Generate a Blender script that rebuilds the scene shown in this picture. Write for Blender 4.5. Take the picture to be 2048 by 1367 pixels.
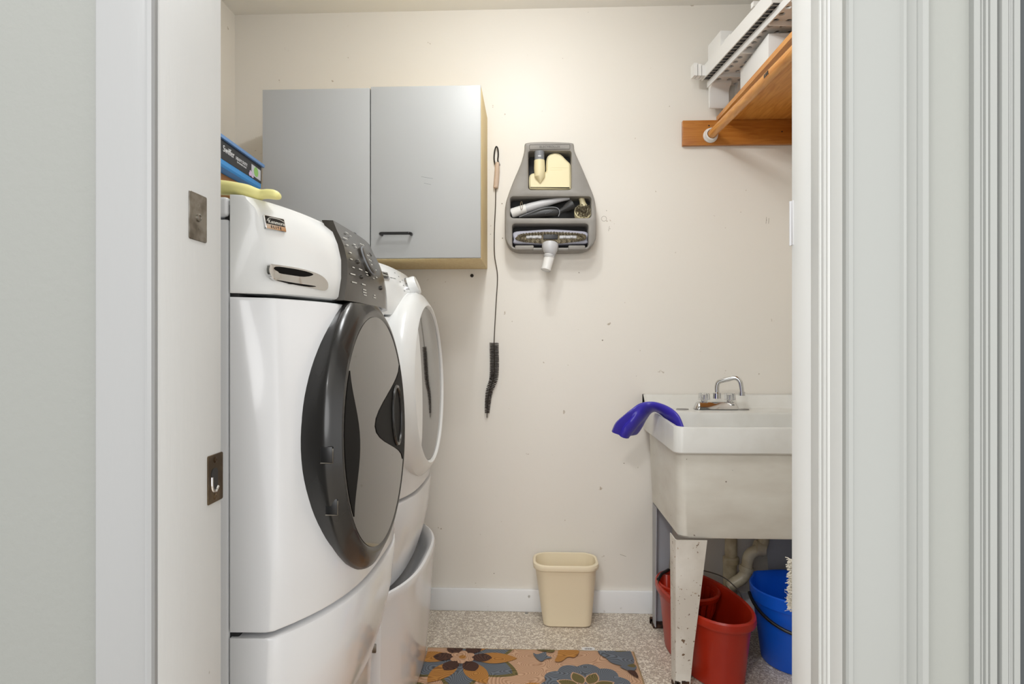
import bpy, bmesh, math, random
from mathutils import Vector, Matrix
random.seed(7)
PI = math.pi
scn = bpy.context.scene
for o in list(bpy.data.objects): bpy.data.objects.remove(o)
col = scn.collection

# ------------------------------------------------------------------ camera
FPX, CX, CY, EYE = 1254.0, 1012.0, 682.0, 1.077
YAW = math.atan(50.0 / FPX)
cam_d = bpy.data.cameras.new('camera'); cam = bpy.data.objects.new('camera', cam_d); col.objects.link(cam)
cam_d.sensor_fit = 'HORIZONTAL'; cam_d.sensor_width = 36.0
cam_d.lens = FPX / 2048.0 * 36.0
cam_d.shift_x = (1024.0 - CX) / 2048.0
cam_d.shift_y = -(683.5 - CY) / 2048.0
cam_d.clip_start = 0.01
cam.location = (0, 0, EYE); cam.rotation_euler = (PI / 2, 0, YAW)
scn.camera = cam

def at(px, py, Y):
    """the point of the plane y = Y seen at a position measured in the photograph"""
    a = (px - CX) / FPX; b = (CY - py) / FPX
    dx = -math.sin(YAW) + math.cos(YAW) * a; dy = math.cos(YAW) + math.sin(YAW) * a
    return Vector((dx / dy * Y, Y, EYE + b / dy * Y))
def at_z(px, py, Z):
    a = (px - CX) / FPX; b = (CY - py) / FPX
    dx = -math.sin(YAW) + math.cos(YAW) * a; dy = math.cos(YAW) + math.sin(YAW) * a
    k = (Z - EYE) / b
    return Vector((dx * k, dy * k, Z))

# ------------------------------------------------------------------ light
scn.view_settings.view_transform = 'Standard'
scn.view_settings.look = 'None'
scn.view_settings.exposure = 0.0
scn.view_settings.gamma = 1.0
scn.view_settings.use_curve_mapping = False
world = bpy.data.worlds.new('world'); scn.world = world; world.use_nodes = True
world.node_tree.nodes['Background'].inputs[0].default_value = (1.0, 1.0, 1.0, 1)
world.node_tree.nodes['Background'].inputs[1].default_value = 1.35

def lamp(name, kind, loc, energy, color, size, rot=None):
    d = bpy.data.lights.new(name, kind); d.energy = energy; d.color = color
    if kind == 'POINT': d.shadow_soft_size = size
    if kind == 'AREA': d.shape = 'DISK'; d.size = size
    o = bpy.data.objects.new(name, d); col.objects.link(o); o.location = loc
    if rot: o.rotation_euler = rot
    return o
lamp('laundry_ceiling_light', 'POINT', (-0.06, 1.70, 2.32), 9.2, (0.97, 0.99, 1.0), 0.028)
lamp('laundry_fill_light', 'AREA', (0.05, 1.25, 2.38), 8.0, (0.97, 0.99, 1.0), 0.36)  # added soft fill for the front-facing surfaces, not a known fixture
lamp('hall_ceiling_light', 'AREA', (-0.50, -0.55, 2.25), 15.0, (1.0, 1.0, 1.0), 0.25, (math.radians(25), 0, 0))
lamp('hall_fill_light', 'AREA', (-0.10, -1.0, 1.5), 15.0, (1.0, 1.0, 1.0), 1.2, (math.radians(90), 0, 0))  # added fill disc behind the camera, no window known there

# ------------------------------------------------------------------ materials
def lin(c):
    c = c / 255.0
    return c / 12.92 if c <= 0.04045 else ((c + 0.055) / 1.055) ** 2.4
def rgb(r, g, b): return (lin(r), lin(g), lin(b), 1.0)
def mat(name, color, rough=0.5, metal=0.0, spec=0.5, bump=0.0, bscale=60.0, bstretch=(1, 1, 1), coat=0.0, trans=0.0, ior=1.5, vary=None, vscale=5.0, vstretch=(1, 1, 1), vlo=0.4, vhi=0.6, vdetail=4.0):
    m = bpy.data.materials.new(name); m.use_nodes = True
    nt = m.node_tree; p = nt.nodes['Principled BSDF']
    p.inputs['Base Color'].default_value = color
    p.inputs['Roughness'].default_value = rough
    p.inputs['Metallic'].default_value = metal
    p.inputs['Specular IOR Level'].default_value = spec
    p.inputs['Coat Weight'].default_value = coat
    p.inputs['Transmission Weight'].default_value = trans
    p.inputs['IOR'].default_value = ior
    def noise(scale, stretch, detail=4.0):
        tc = nt.nodes.new('ShaderNodeTexCoord'); mp = nt.nodes.new('ShaderNodeMapping')
        mp.inputs['Scale'].default_value = stretch
        n = nt.nodes.new('ShaderNodeTexNoise'); n.inputs['Scale'].default_value = scale; n.inputs['Detail'].default_value = detail
        nt.links.new(tc.outputs['Object'], mp.inputs['Vector']); nt.links.new(mp.outputs['Vector'], n.inputs['Vector'])
        return n
    if bump:
        n = noise(bscale, bstretch); b = nt.nodes.new('ShaderNodeBump'); b.inputs['Strength'].default_value = bump; b.inputs['Distance'].default_value = 0.002
        nt.links.new(n.outputs['Fac'], b.inputs['Height']); nt.links.new(b.outputs['Normal'], p.inputs['Normal'])
    if vary:
        n = noise(vscale, vstretch, vdetail); r = nt.nodes.new('ShaderNodeValToRGB')
        r.color_ramp.elements[0].position = vlo; r.color_ramp.elements[1].position = vhi
        r.color_ramp.elements[0].color = color; r.color_ramp.elements[1].color = vary
        nt.links.new(n.outputs['Fac'], r.inputs['Fac']); nt.links.new(r.outputs['Color'], p.inputs['Base Color'])
    return m

def speckle(m, color, scale, thr, width=0.01, detail=2.0):
    """small dirt specks over the base colour already there"""
    nt = m.node_tree; p = nt.nodes['Principled BSDF']
    tc = nt.nodes.new('ShaderNodeTexCoord'); n = nt.nodes.new('ShaderNodeTexNoise')
    n.inputs['Scale'].default_value = scale; n.inputs['Detail'].default_value = detail
    nt.links.new(tc.outputs['Object'], n.inputs['Vector'])
    r = nt.nodes.new('ShaderNodeValToRGB'); r.color_ramp.elements[0].position = thr; r.color_ramp.elements[1].position = thr + width
    nt.links.new(n.outputs['Fac'], r.inputs['Fac'])
    mx = nt.nodes.new('ShaderNodeMix'); mx.data_type = 'RGBA'
    nt.links.new(r.outputs['Color'], mx.inputs[0])
    if p.inputs['Base Color'].links:
        nt.links.new(p.inputs['Base Color'].links[0].from_socket, mx.inputs[6])
    else: mx.inputs[6].default_value = p.inputs['Base Color'].default_value
    mx.inputs[7].default_value = color
    nt.links.new(mx.outputs[2], p.inputs['Base Color'])
    return m

def wood(name, c1, c2, scale, stretch, rough=0.35, knots=True):
    m = bpy.data.materials.new(name); m.use_nodes = True; nt = m.node_tree; p = nt.nodes['Principled BSDF']
    tc = nt.nodes.new('ShaderNodeTexCoord'); mp = nt.nodes.new('ShaderNodeMapping'); mp.inputs['Scale'].default_value = stretch
    n1 = nt.nodes.new('ShaderNodeTexNoise'); n1.inputs['Scale'].default_value = scale; n1.inputs['Detail'].default_value = 5; n1.inputs['Distortion'].default_value = 1.2
    r = nt.nodes.new('ShaderNodeValToRGB')
    e = r.color_ramp.elements; e[0].position = 0.36; e[0].color = c1; e[1].position = 0.62; e[1].color = c2
    nt.links.new(tc.outputs['Object'], mp.inputs['Vector']); nt.links.new(mp.outputs['Vector'], n1.inputs['Vector'])
    nt.links.new(n1.outputs['Fac'], r.inputs['Fac']); nt.links.new(r.outputs['Color'], p.inputs['Base Color'])
    p.inputs['Roughness'].default_value = rough
    return m

M = {}
M['wall'] = mat('cream_wall_paint', rgb(238, 233, 224), 0.42, bump=0.10, bscale=90, spec=0.4)
speckle(M['wall'], rgb(192, 180, 162), 30, 0.73, 0.03, 3.0)
M['hole'] = mat('wall_mark', rgb(160, 150, 136), 0.8)
M['ceiling'] = mat('ceiling_paint', rgb(246, 244, 238), 0.7, bump=0.1, bscale=80)
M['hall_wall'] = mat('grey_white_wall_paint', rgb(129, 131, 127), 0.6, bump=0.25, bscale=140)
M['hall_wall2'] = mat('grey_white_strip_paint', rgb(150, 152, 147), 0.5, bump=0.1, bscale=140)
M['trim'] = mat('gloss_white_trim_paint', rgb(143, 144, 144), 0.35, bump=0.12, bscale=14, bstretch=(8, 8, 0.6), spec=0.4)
M['jamb'] = mat('worn_white_jamb_paint', rgb(203, 204, 203), 0.4, bump=0.18, bscale=18, bstretch=(6, 6, 0.8), spec=0.35)
speckle(M['jamb'], rgb(170, 168, 160), 40, 0.77, 0.02, 2.0)
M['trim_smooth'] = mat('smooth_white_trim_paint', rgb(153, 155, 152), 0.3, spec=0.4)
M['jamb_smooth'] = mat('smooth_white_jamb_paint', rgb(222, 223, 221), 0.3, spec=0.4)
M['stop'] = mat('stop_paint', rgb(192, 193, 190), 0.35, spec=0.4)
M['base'] = mat('baseboard_paint', rgb(244, 245, 246), 0.4, spec=0.4)
speckle(M['base'], rgb(185, 182, 176), 24, 0.72, 0.06, 3.0)
M['gap'] = mat('dark_door_gap', rgb(70, 74, 76), 0.8)
M['enamel'] = mat('white_enamel', rgb(233, 234, 236), 0.16, spec=0.55, coat=0.3)
M['enamel2'] = mat('white_plastic_console', rgb(234, 235, 234), 0.22, spec=0.5, coat=0.2)
M['seam'] = mat('dark_seam', rgb(40, 40, 40), 0.8)
M['panel'] = mat('charcoal_panel_plastic', rgb(56, 52, 47), 0.24, spec=0.5, coat=0.1)
M['ring'] = mat('charcoal_door_ring', rgb(36, 35, 34), 0.26, spec=0.45, coat=0.15)
M['dglass'] = mat('smoked_door_glass', rgb(34, 27, 18), 0.06, metal=0.18, spec=1.0, ior=1.8, coat=0.3)
M['dblack'] = mat('black_door_plastic', rgb(26, 25, 24), 0.45, spec=0.03)
M['chrome'] = mat('chrome', rgb(215, 215, 215), 0.08, metal=1.0)
M['dullmetal'] = mat('dull_nickel', rgb(150, 146, 138), 0.32, metal=1.0, vary=rgb(105, 98, 88), vscale=40)
M['brass'] = mat('aged_bronze_strike', rgb(122, 106, 84), 0.3, metal=1.0, vary=rgb(86, 72, 56), vscale=30)
M['black'] = mat('black_plastic', rgb(24, 24, 25), 0.35)
M['mark'] = mat('pale_print', rgb(220, 218, 210), 0.5)
M['markdark'] = mat('grey_print', rgb(95, 97, 100), 0.5)
M['cab'] = mat('grey_laminate', rgb(182, 183, 182), 0.46, bump=0.03, bscale=200)
M['cabedge'] = wood('pale_particle_board', rgb(236, 216, 166), rgb(226, 200, 146), 12, (6, 6, 1), 0.6)
M['caddy'] = mat('taupe_grey_plastic', rgb(150, 146, 140), 0.5, bump=0.12, bscale=300, vary=rgb(140, 136, 130), vscale=9)
M['letter'] = mat('dark_taupe_plastic', rgb(96, 92, 88), 0.5)
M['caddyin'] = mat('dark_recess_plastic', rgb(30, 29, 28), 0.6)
M['cream'] = mat('aged_cream_plastic', rgb(238, 226, 184), 0.35)
M['ltgrey'] = mat('light_grey_plastic', rgb(198, 198, 200), 0.35)
M['lavender'] = mat('lavender_grey_plastic', rgb(176, 176, 190), 0.35)
M['midgrey'] = mat('mid_grey_plastic', rgb(130, 133, 138), 0.4)
M['darkgrey'] = mat('dark_grey_plastic', rgb(52, 52, 53), 0.4)
M['bristle'] = mat('mixed_bristle', rgb(78, 70, 58), 0.8, vary=rgb(158, 146, 118), vscale=300)
M['bristleblack'] = mat('dark_brown_bristle', rgb(46, 36, 30), 0.75)
M['wire'] = mat('steel_wire', rgb(120, 114, 106), 0.35, metal=0.9)
M['darkwire'] = mat('dark_wire', rgb(50, 46, 42), 0.5, metal=0.5)
M['palewood'] = wood('turned_wood_handle', rgb(220, 198, 178), rgb(202, 178, 156), 20, (4, 4, 0.5), 0.5)
M['pine'] = wood('varnished_pine', rgb(226, 162, 82), rgb(205, 134, 56), 7, (9, 1, 9), 0.3)
M['pinex'] = wood('shaded_varnished_pine_ledger', rgb(190, 124, 52), rgb(172, 104, 38), 7, (1, 9, 9), 0.3)  # pine darkened to carry some of the shelf's shadow in its colour
M['shelfwhite'] = mat('white_moulded_plastic', rgb(236, 235, 232), 0.35)
M['carton'] = mat('white_carton', rgb(236, 236, 234), 0.6)
M['tub'] = mat('white_sink_resin', rgb(226, 226, 222), 0.35, vary=rgb(216, 215, 209), vscale=6, bump=0.04, bscale=40)
M['tubbody'] = mat('stained_sink_resin', rgb(228, 226, 217), 0.4, vary=rgb(210, 205, 194), vscale=5, vstretch=(1, 1, 2.5), vlo=0.35, vhi=0.75, vdetail=8)
speckle(M['tubbody'], rgb(130, 118, 104), 60, 0.74, 0.02, 3.0)
M['leg'] = mat('chipped_white_leg_paint', rgb(226, 222, 214), 0.45, vary=rgb(208, 202, 192), vscale=7)
speckle(M['leg'], rgb(112, 88, 66), 70, 0.655, 0.02, 6.0)
speckle(M['leg'], rgb(160, 138, 112), 95, 0.67, 0.02, 6.0)
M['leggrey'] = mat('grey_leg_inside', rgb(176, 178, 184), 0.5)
M['rust'] = mat('rust', rgb(84, 56, 38), 0.9, vary=rgb(44, 32, 24), vscale=60, bump=0.6, bscale=90)
M['pvc'] = mat('yellowed_drain_pipe', rgb(214, 204, 176), 0.4, vary=rgb(180, 166, 134), vscale=14)
M['red'] = mat('red_bucket_plastic', rgb(174, 40, 14), 0.36, vary=rgb(160, 32, 10), vscale=6)
M['blue'] = mat('blue_bucket_plastic', rgb(14, 100, 232), 0.38)
M['blueglove'] = mat('blue_rubber', rgb(56, 46, 168), 0.34)
M['yellow'] = mat('yellow_rubber', rgb(243, 236, 158), 0.5)
M['bin'] = mat('almond_plastic', rgb(244, 230, 200), 0.4)
M['clear'] = mat('clear_acrylic', (0.95, 0.95, 0.95, 1), 0.05, trans=0.85, ior=1.45)
M['boxblack'] = mat('black_print_carton', rgb(28, 26, 26), 0.3)
M['boxblue'] = mat('blue_print_carton', rgb(58, 140, 204), 0.35)
M['boxlid'] = mat('blue_lid_carton', rgb(104, 142, 190), 0.35)
M['green'] = mat('green_print', rgb(140, 190, 96), 0.4)
M['lilac'] = mat('lilac_print', rgb(212, 184, 214), 0.4)
M['white'] = mat('white_print', rgb(236, 236, 236), 0.5)
M['mop'] = mat('cotton_yarn', rgb(228, 222, 208), 0.9)

def floor_mat():
    m = bpy.data.materials.new('speckled_vinyl'); m.use_nodes = True; nt = m.node_tree; p = nt.nodes['Principled BSDF']
    tc = nt.nodes.new('ShaderNodeTexCoord')
    def rampd(scale, lo, hi, c0, c1, detail=2.0, dist=0.0):
        n = nt.nodes.new('ShaderNodeTexNoise'); n.inputs['Scale'].default_value = scale; n.inputs['Detail'].default_value = detail; n.inputs['Distortion'].default_value = dist
        nt.links.new(tc.outputs['Object'], n.inputs['Vector'])
        r = nt.nodes.new('ShaderNodeValToRGB'); r.color_ramp.elements[0].position = lo; r.color_ramp.elements[1].position = hi
        r.color_ramp.elements[0].color = c0; r.color_ramp.elements[1].color = c1
        nt.links.new(n.outputs['Fac'], r.inputs['Fac']); return r
    base = rampd(160, 0.42, 0.56, rgb(172, 158, 144), rgb(198, 184, 166), 2.0, 0.6)
    fleck = rampd(105, 0.525, 0.555, (0, 0, 0, 1), (1, 1, 1, 1), 1.0, 1.5)
    mx = nt.nodes.new('ShaderNodeMix'); mx.data_type = 'RGBA'
    nt.links.new(fleck.outputs['Color'], mx.inputs[0]); nt.links.new(base.outputs['Color'], mx.inputs[6]); mx.inputs[7].default_value = rgb(238, 230, 216)
    nt.links.new(mx.outputs[2], p.inputs['Base Color']); p.inputs['Roughness'].default_value = 0.4
    return m
M['floor'] = floor_mat()

def rug_mat(name, c, c2):
    m = bpy.data.materials.new(name); m.use_nodes = True; nt = m.node_tree; p = nt.nodes['Principled BSDF']
    tc = nt.nodes.new('ShaderNodeTexCoord')
    n = nt.nodes.new('ShaderNodeTexNoise'); n.inputs['Scale'].default_value = 9; n.inputs['Detail'].default_value = 0.6
    nt.links.new(tc.outputs['Object'], n.inputs['Vector'])
    mlt = nt.nodes.new('ShaderNodeMath'); mlt.operation = 'MULTIPLY'; mlt.inputs[1].default_value = 44.0
    fr = nt.nodes.new('ShaderNodeMath'); fr.operation = 'FRACT'
    nt.links.new(n.outputs['Fac'], mlt.inputs[0]); nt.links.new(mlt.outputs[0], fr.inputs[0])
    r = nt.nodes.new('ShaderNodeValToRGB'); e = r.color_ramp.elements
    e[0].position = 0.0; e[0].color = c2; e[1].position = 0.5; e[1].color = c
    e2 = e.new(0.8); e2.color = c; e3 = e.new(1.0); e3.color = c2
    nt.links.new(fr.outputs[0], r.inputs['Fac']); nt.links.new(r.outputs['Color'], p.inputs['Base Color'])
    b = nt.nodes.new('ShaderNodeBump'); b.inputs['Strength'].default_value = 0.6; b.inputs['Distance'].default_value = 0.002
    nt.links.new(r.outputs['Color'], b.inputs['Height']); nt.links.new(b.outputs['Normal'], p.inputs['Normal'])
    p.inputs['Roughness'].default_value = 0.9
    return m
RUG = [rug_mat('rug_peach', rgb(206, 168, 138), rgb(168, 128, 98)), rug_mat('rug_slate', rgb(112, 120, 130), rgb(70, 72, 76)),
       rug_mat('rug_ochre', rgb(190, 134, 66), rgb(146, 96, 44)), rug_mat('rug_brown', rgb(84, 54, 42), rgb(46, 28, 24)),
       rug_mat('rug_olive', rgb(118, 106, 62), rgb(80, 72, 40)), rug_mat('rug_edge', rgb(176, 150, 112), rgb(140, 116, 82))]

# ------------------------------------------------------------------ mesh helpers
def root_loc(o):
    while o.parent: o = o.parent
    return Vector(o.location)
class MB:
    def __init__(s): s.bm = bmesh.new(); s.mi = 0
    def _faces(s, fs):
        for f in fs: f.material_index = s.mi
    def add_bm(s, other, mtx=None):
        if mtx is not None: bmesh.ops.transform(other, matrix=mtx, verts=other.verts)
        vm = {v: s.bm.verts.new(v.co) for v in other.verts}
        for f in other.faces:
            try: nf = s.bm.faces.new([vm[v] for v in f.verts]); nf.material_index = s.mi
            except ValueError: pass
        other.free(); return s
    def box(s, x0, x1, y0, y1, z0, z1, bev=0.0, seg=2, mtx=None):
        b = bmesh.new(); bmesh.ops.create_cube(b, size=1.0)
        for v in b.verts: v.co = Vector(((x0 + x1) / 2 + v.co.x * (x1 - x0), (y0 + y1) / 2 + v.co.y * (y1 - y0), (z0 + z1) / 2 + v.co.z * (z1 - z0)))
        if bev: bmesh.ops.bevel(b, geom=list(b.edges), offset=bev, segments=seg, profile=0.5, affect='EDGES')
        return s.add_bm(b, mtx)
    def loft(s, loops, closed=True, cap0=True, cap1=True, flip=False):
        vs = [[s.bm.verts.new(p) for p in L] for L in loops]
        n = len(vs[0]); fs = []
        for i in range(len(vs) - 1):
            for j in range(n if closed else n - 1):
                q = [vs[i][j], vs[i][(j + 1) % n], vs[i + 1][(j + 1) % n], vs[i + 1][j]]
                fs.append(s.bm.faces.new(q))
        if cap0: fs.append(s.bm.faces.new(list(reversed(vs[0]))))
        if cap1: fs.append(s.bm.faces.new(vs[-1]))
        s._faces(fs); return s
    def tube(s, pts, r, seg=12, cap=True):
        pts = [Vector(p) for p in pts]; n = len(pts)
        rs = r if isinstance(r, (list, tuple)) else [r] * n
        loops = []; up = None
        for i, p in enumerate(pts):
            t = (pts[min(i + 1, n - 1)] - pts[max(i - 1, 0)]).normalized()
            if up is None:
                a = Vector((0, 0, 1)) if abs(t.z) < 0.9 else Vector((1, 0, 0)); u = t.cross(a).normalized()
            else: u = (up - t * up.dot(t)).normalized()
            up = u; w = t.cross(u)
            loops.append([p + (u * math.cos(2 * PI * k / seg) + w * math.sin(2 * PI * k / seg)) * rs[i] for k in range(seg)])
        return s.loft(loops, True, cap, cap)
    def lathe(s, prof, mtx, seg=32, cap0=True, cap1=True):
        """prof: (radius, height) pairs about local z"""
        loops = [[mtx @ Vector((max(r, 1e-5) * math.cos(2 * PI * k / seg), max(r, 1e-5) * math.sin(2 * PI * k / seg), h)) for k in range(seg)] for r, h in prof]
        return s.loft(loops, True, cap0, cap1)
    def prism(s, poly, f, d0, d1, bev=0.0):
        """poly in 2D, f(u,v,d) to 3D"""
        if bev:
            ins = inset(poly, bev)
            loops = [[f(u, v, d0) for u, v in poly], [f(u, v, d1 - math.copysign(bev, d1 - d0)) for u, v in poly], [f(u, v, d1) for u, v in ins]]
        else: loops = [[f(u, v, d0) for u, v in poly], [f(u, v, d1) for u, v in poly]]
        return s.loft(loops)
    def text(s, body, size, mtx, extrude=0.0004):
        c = bpy.data.curves.new('t', 'FONT'); c.body = body; c.size = size; c.extrude = extrude; c.align_x = 'CENTER'; c.align_y = 'CENTER'; c.resolution_u = 3
        o = bpy.data.objects.new('t', c); col.objects.link(o)
        dg = bpy.context.evaluated_depsgraph_get(); me = o.evaluated_get(dg).to_mesh()
        b = bmesh.new(); b.from_mesh(me); o.evaluated_get(dg).to_mesh_clear()
        bpy.data.objects.remove(o); bpy.data.curves.remove(c)
        return s.add_bm(b, mtx)
    def build(s, name, mats, parent=None, smooth=35, recalc=True):
        me = bpy.data.meshes.new(name)
        if recalc: bmesh.ops.recalc_face_normals(s.bm, faces=list(s.bm.faces))
        if parent: off = root_loc(parent)
        else:
            xs = [v.co for v in s.bm.verts]
            off = Vector(((min(v.x for v in xs) + max(v.x for v in xs)) / 2, (min(v.y for v in xs) + max(v.y for v in xs)) / 2, min(v.z for v in xs)))
        for v in s.bm.verts: v.co -= off
        for f in s.bm.faces: f.smooth = bool(smooth)
        s.bm.to_mesh(me); s.bm.free()
        if smooth: me.set_sharp_from_angle(angle=math.radians(smooth))
        for m in (mats if isinstance(mats, (list, tuple)) else [mats]): me.materials.append(m)
        o = bpy.data.objects.new(name, me); col.objects.link(o)
        if parent: o.parent = parent
        else: o.location = off
        return o
def inset(poly, d):
    n = len(poly); out = []
    A = sum(poly[i][0] * poly[(i + 1) % n][1] - poly[(i + 1) % n][0] * poly[i][1] for i in range(n))
    sg = 1 if A > 0 else -1
    for i in range(n):
        p0, p1, p2 = Vector(poly[i - 1]), Vector(poly[i]), Vector(poly[(i + 1) % n])
        a = (p1 - p0); b = (p2 - p1)
        if a.length < 1e-9: a = b
        if b.length < 1e-9: b = a
        a.normalize(); b.normalize()
        n1 = Vector((-a.y, a.x)) * sg; n2 = Vector((-b.y, b.x)) * sg
        m = n1 + n2
        if m.length < 1e-6: m = n1
        m.normalize(); k = d / max(0.35, m.dot(n1))
        q = p1 + m * k; out.append((q.x, q.y))
    return out
def rrect(u0, u1, v0, v1, r, n=6):
    pts = []
    for cx, cy, a0 in ((u1 - r, v0 + r, -PI / 2), (u1 - r, v1 - r, 0), (u0 + r, v1 - r, PI / 2), (u0 + r, v0 + r, PI)):
        for k in range(n + 1):
            a = a0 + PI / 2 * k / n; pts.append((cx + r * math.cos(a), cy + r * math.sin(a)))
    return pts
def smooth_poly(pts, n=4, closed=True):
    """Catmull-Rom through the points"""
    out = []; N = len(pts)
    rng = range(N) if closed else range(N - 1)
    D = len(pts[0])
    for i in rng:
        g = (lambda k: pts[k % N]) if closed else (lambda k: pts[min(max(k, 0), N - 1)])
        p0, p1, p2, p3 = g(i - 1), g(i), g(i + 1), g(i + 2)
        for k in range(n):
            t = k / n
            out.append(tuple(0.5 * (2 * p1[d] + (p2[d] - p0[d]) * t + (2 * p0[d] - 5 * p1[d] + 4 * p2[d] - p3[d]) * t * t + (3 * p1[d] - p0[d] - 3 * p2[d] + p3[d]) * t ** 3) for d in range(D)))
    if not closed: out.append(tuple(pts[-1]))
    return out
def thing(name, label, cat, loc, group=None):
    o = bpy.data.objects.new(name, None); col.objects.link(o); o.location = loc; o.empty_display_size = 0.05
    o['label'] = label; o['category'] = cat
    if group: o['group'] = group
    return o
def tag(o, label, cat, group=None):
    o['label'] = label; o['category'] = cat
    if group: o['group'] = group
    return o
def struct(o): o['kind'] = 'structure'; return o
def frame(origin, xdir, ydir):
    x = Vector(xdir).normalized(); y = Vector(ydir); z = x.cross(y).normalized(); y = z.cross(x)
    return Matrix(((x.x, y.x, z.x, origin[0]), (x.y, y.y, z.y, origin[1]), (x.z, y.z, z.z, origin[2]), (0, 0, 0, 1)))

# ------------------------------------------------------------------ setting
WB, WL, WR, HC = 2.51, -1.206, 1.048, 2.406
YN, YF = 0.60, 0.72                    # hall face and laundry face of the wall with the doorway
JL, JR = -0.362, 0.2935                 # jamb faces
struct(MB().box(WL - 0.1, WR + 0.1, WB, WB + 0.1, -0.1, HC + 0.1).build('wall_back', M['wall'], smooth=0))
struct(MB().box(WL - 0.1, WL, YF, WB, -0.1, HC + 0.1).build('wall_left', M['wall'], smooth=0))
struct(MB().box(WR, WR + 0.1, YF, WB, -0.1, HC + 0.1).build('wall_right', M['wall'], smooth=0))
struct(MB().box(-1.6, 1.6, -1.2, WB, HC, HC + 0.1).build('ceiling', M['ceiling'], smooth=0))
struct(MB().box(-1.6, 1.6, -1.2, WB, -0.1, 0).build('floor', M['floor'], smooth=0))
wf = MB()
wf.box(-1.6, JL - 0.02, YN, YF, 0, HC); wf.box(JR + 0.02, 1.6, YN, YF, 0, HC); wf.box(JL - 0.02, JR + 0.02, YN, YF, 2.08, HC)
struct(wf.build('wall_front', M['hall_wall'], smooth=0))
struct(MB().box(-0.6, WR, WB - 0.014, WB, 0, 0.088, 0.003).build('baseboard_back', M['base']))

wb = bpy.data.objects['wall_back']
for u, v, r in ((1004, 407, .0026), (1005, 476, .0026), (981, 468, .0016), (1158, 545, .0022), (1220, 457, .0014), (1213, 421, .0016), (1205, 680, .003), (1248, 926, .0022), (988, 1146, .0020), (1533, 440, .0015)):
    p = at(u, v, WB); b = MB(); b.lathe([(r, 0.0), (r * .8, .0006), (0.0001, .0004)], frame(p, (1, 0, 0), (0, 0, 1)), 10); b.build('nail_hole', M['hole'], wb)
p = at(1208, 437, WB - 0.0004); b = MB(); b.tube([p + Vector((.010 * math.cos(a), 0, .010 * math.sin(a))) for a in [2 * PI * k / 24 for k in range(25)]], 0.0007, 5); b.build('ring_mark', M['hole'], wb)
for q in (((1217, 462), (1219, 452)), ((1532, 447), (1533, 434)), ((1537, 447), (1538, 436)), ((1240, 1108), (1252, 1112))):
    b = MB(); b.tube([at(q[0][0], q[0][1], WB - .0002), at(q[1][0], q[1][1], WB - .0002)], 0.0007, 5); b.build('scuff', M['hole'], wb)

# doorway: left casing and jamb
CW = at(187, 683, YN - 0.014).x
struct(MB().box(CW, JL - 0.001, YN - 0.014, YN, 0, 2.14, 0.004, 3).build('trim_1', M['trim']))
jl = MB(); jl.box(JL - 0.02, JL, YN - 0.004, YF, 0, 2.08, 0.002)
jl = struct(jl.build('trim_2', M['jamb']))
b = MB(); b.tube([(JL - 0.0035, YN - 0.012, 0), (JL - 0.0035, YN - 0.012, 2.1)], 0.0045, 8); b.build('caulk_bead', M['trim'], jl)
def plate(name, m, y0, y1, z0, z1, skew=0.0):
    b = MB(); pts = rrect(y0, y1, z0, z1, 0.002, 3)
    b.prism(pts, lambda u, v, d: Vector((JL + d, u, v)), -0.002, 0.0012, 0.0004)
    return b.build(name, m, jl)
# upper blank plate
ya, yb = 0.6495, 0.685
p = plate('blank_plate', M['dullmetal'], ya, yb, 1.186, 1.237); p['label'] = 'dull grey metal filler plate'
s = MB(); s.lathe([(0.0045, 0), (0.0045, 0.0012), (0.003, 0.002), (0.0028, 0.001), (0.0001, 0.001)], frame((JL + 0.0012, (ya + yb) / 2, 1.211), (0, 1, 0), (0, 0, 1)), 20)
s.build('screw', M['dullmetal'], p)
for zz in (1.224, 1.199):
    s = MB(); s.lathe([(0.0018, 0), (0.0001, 0.0006)], frame((JL + 0.0012, (ya + yb) / 2, zz), (0, 1, 0), (0, 0, 1)), 12); s.build('screw', M['dullmetal'], p)
# strike plate with its latch hole
ya, yb, za, zb = 0.6875, 0.7215, 0.893, 0.948
p = plate('strike_plate', M['brass'], ya, yb, za, zb); p['label'] = 'dark bronze strike plate with latch hole'
ym, zm = (ya + yb) / 2 - 0.003, (za + zb) / 2 - 0.001
s = MB(); s.prism(rrect(ym - 0.0075, ym + 0.0075, zm - 0.013, zm + 0.013, 0.006), lambda u, v, d: Vector((JL + d, u, v)), 0.0012, 0.0016); s.build('latch_hole', M['black'], p)
s = MB()
a0 = smooth_poly([(ym - 0.0075, zm + 0.004), (ym - 0.0065, zm - 0.009), (ym, zm - 0.0135), (ym + 0.0065, zm - 0.009)], 6, False)
s.tube([(JL + 0.0022, a, b) for a, b in a0], 0.0017, 8); s.build('latch_lip', M['chrome'], p)
for zz in (za + 0.0065, zb - 0.0065):
    s = MB(); s.lathe([(0.0036, 0), (0.0036, 0.0004), (0.002, 0.0012), (0.0001, 0.0008)], frame((JL + 0.0012, ym + 0.002, zz), (0, 1, 0), (0, 0, 1)), 16); s.build('screw', M['brass'], p)

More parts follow.
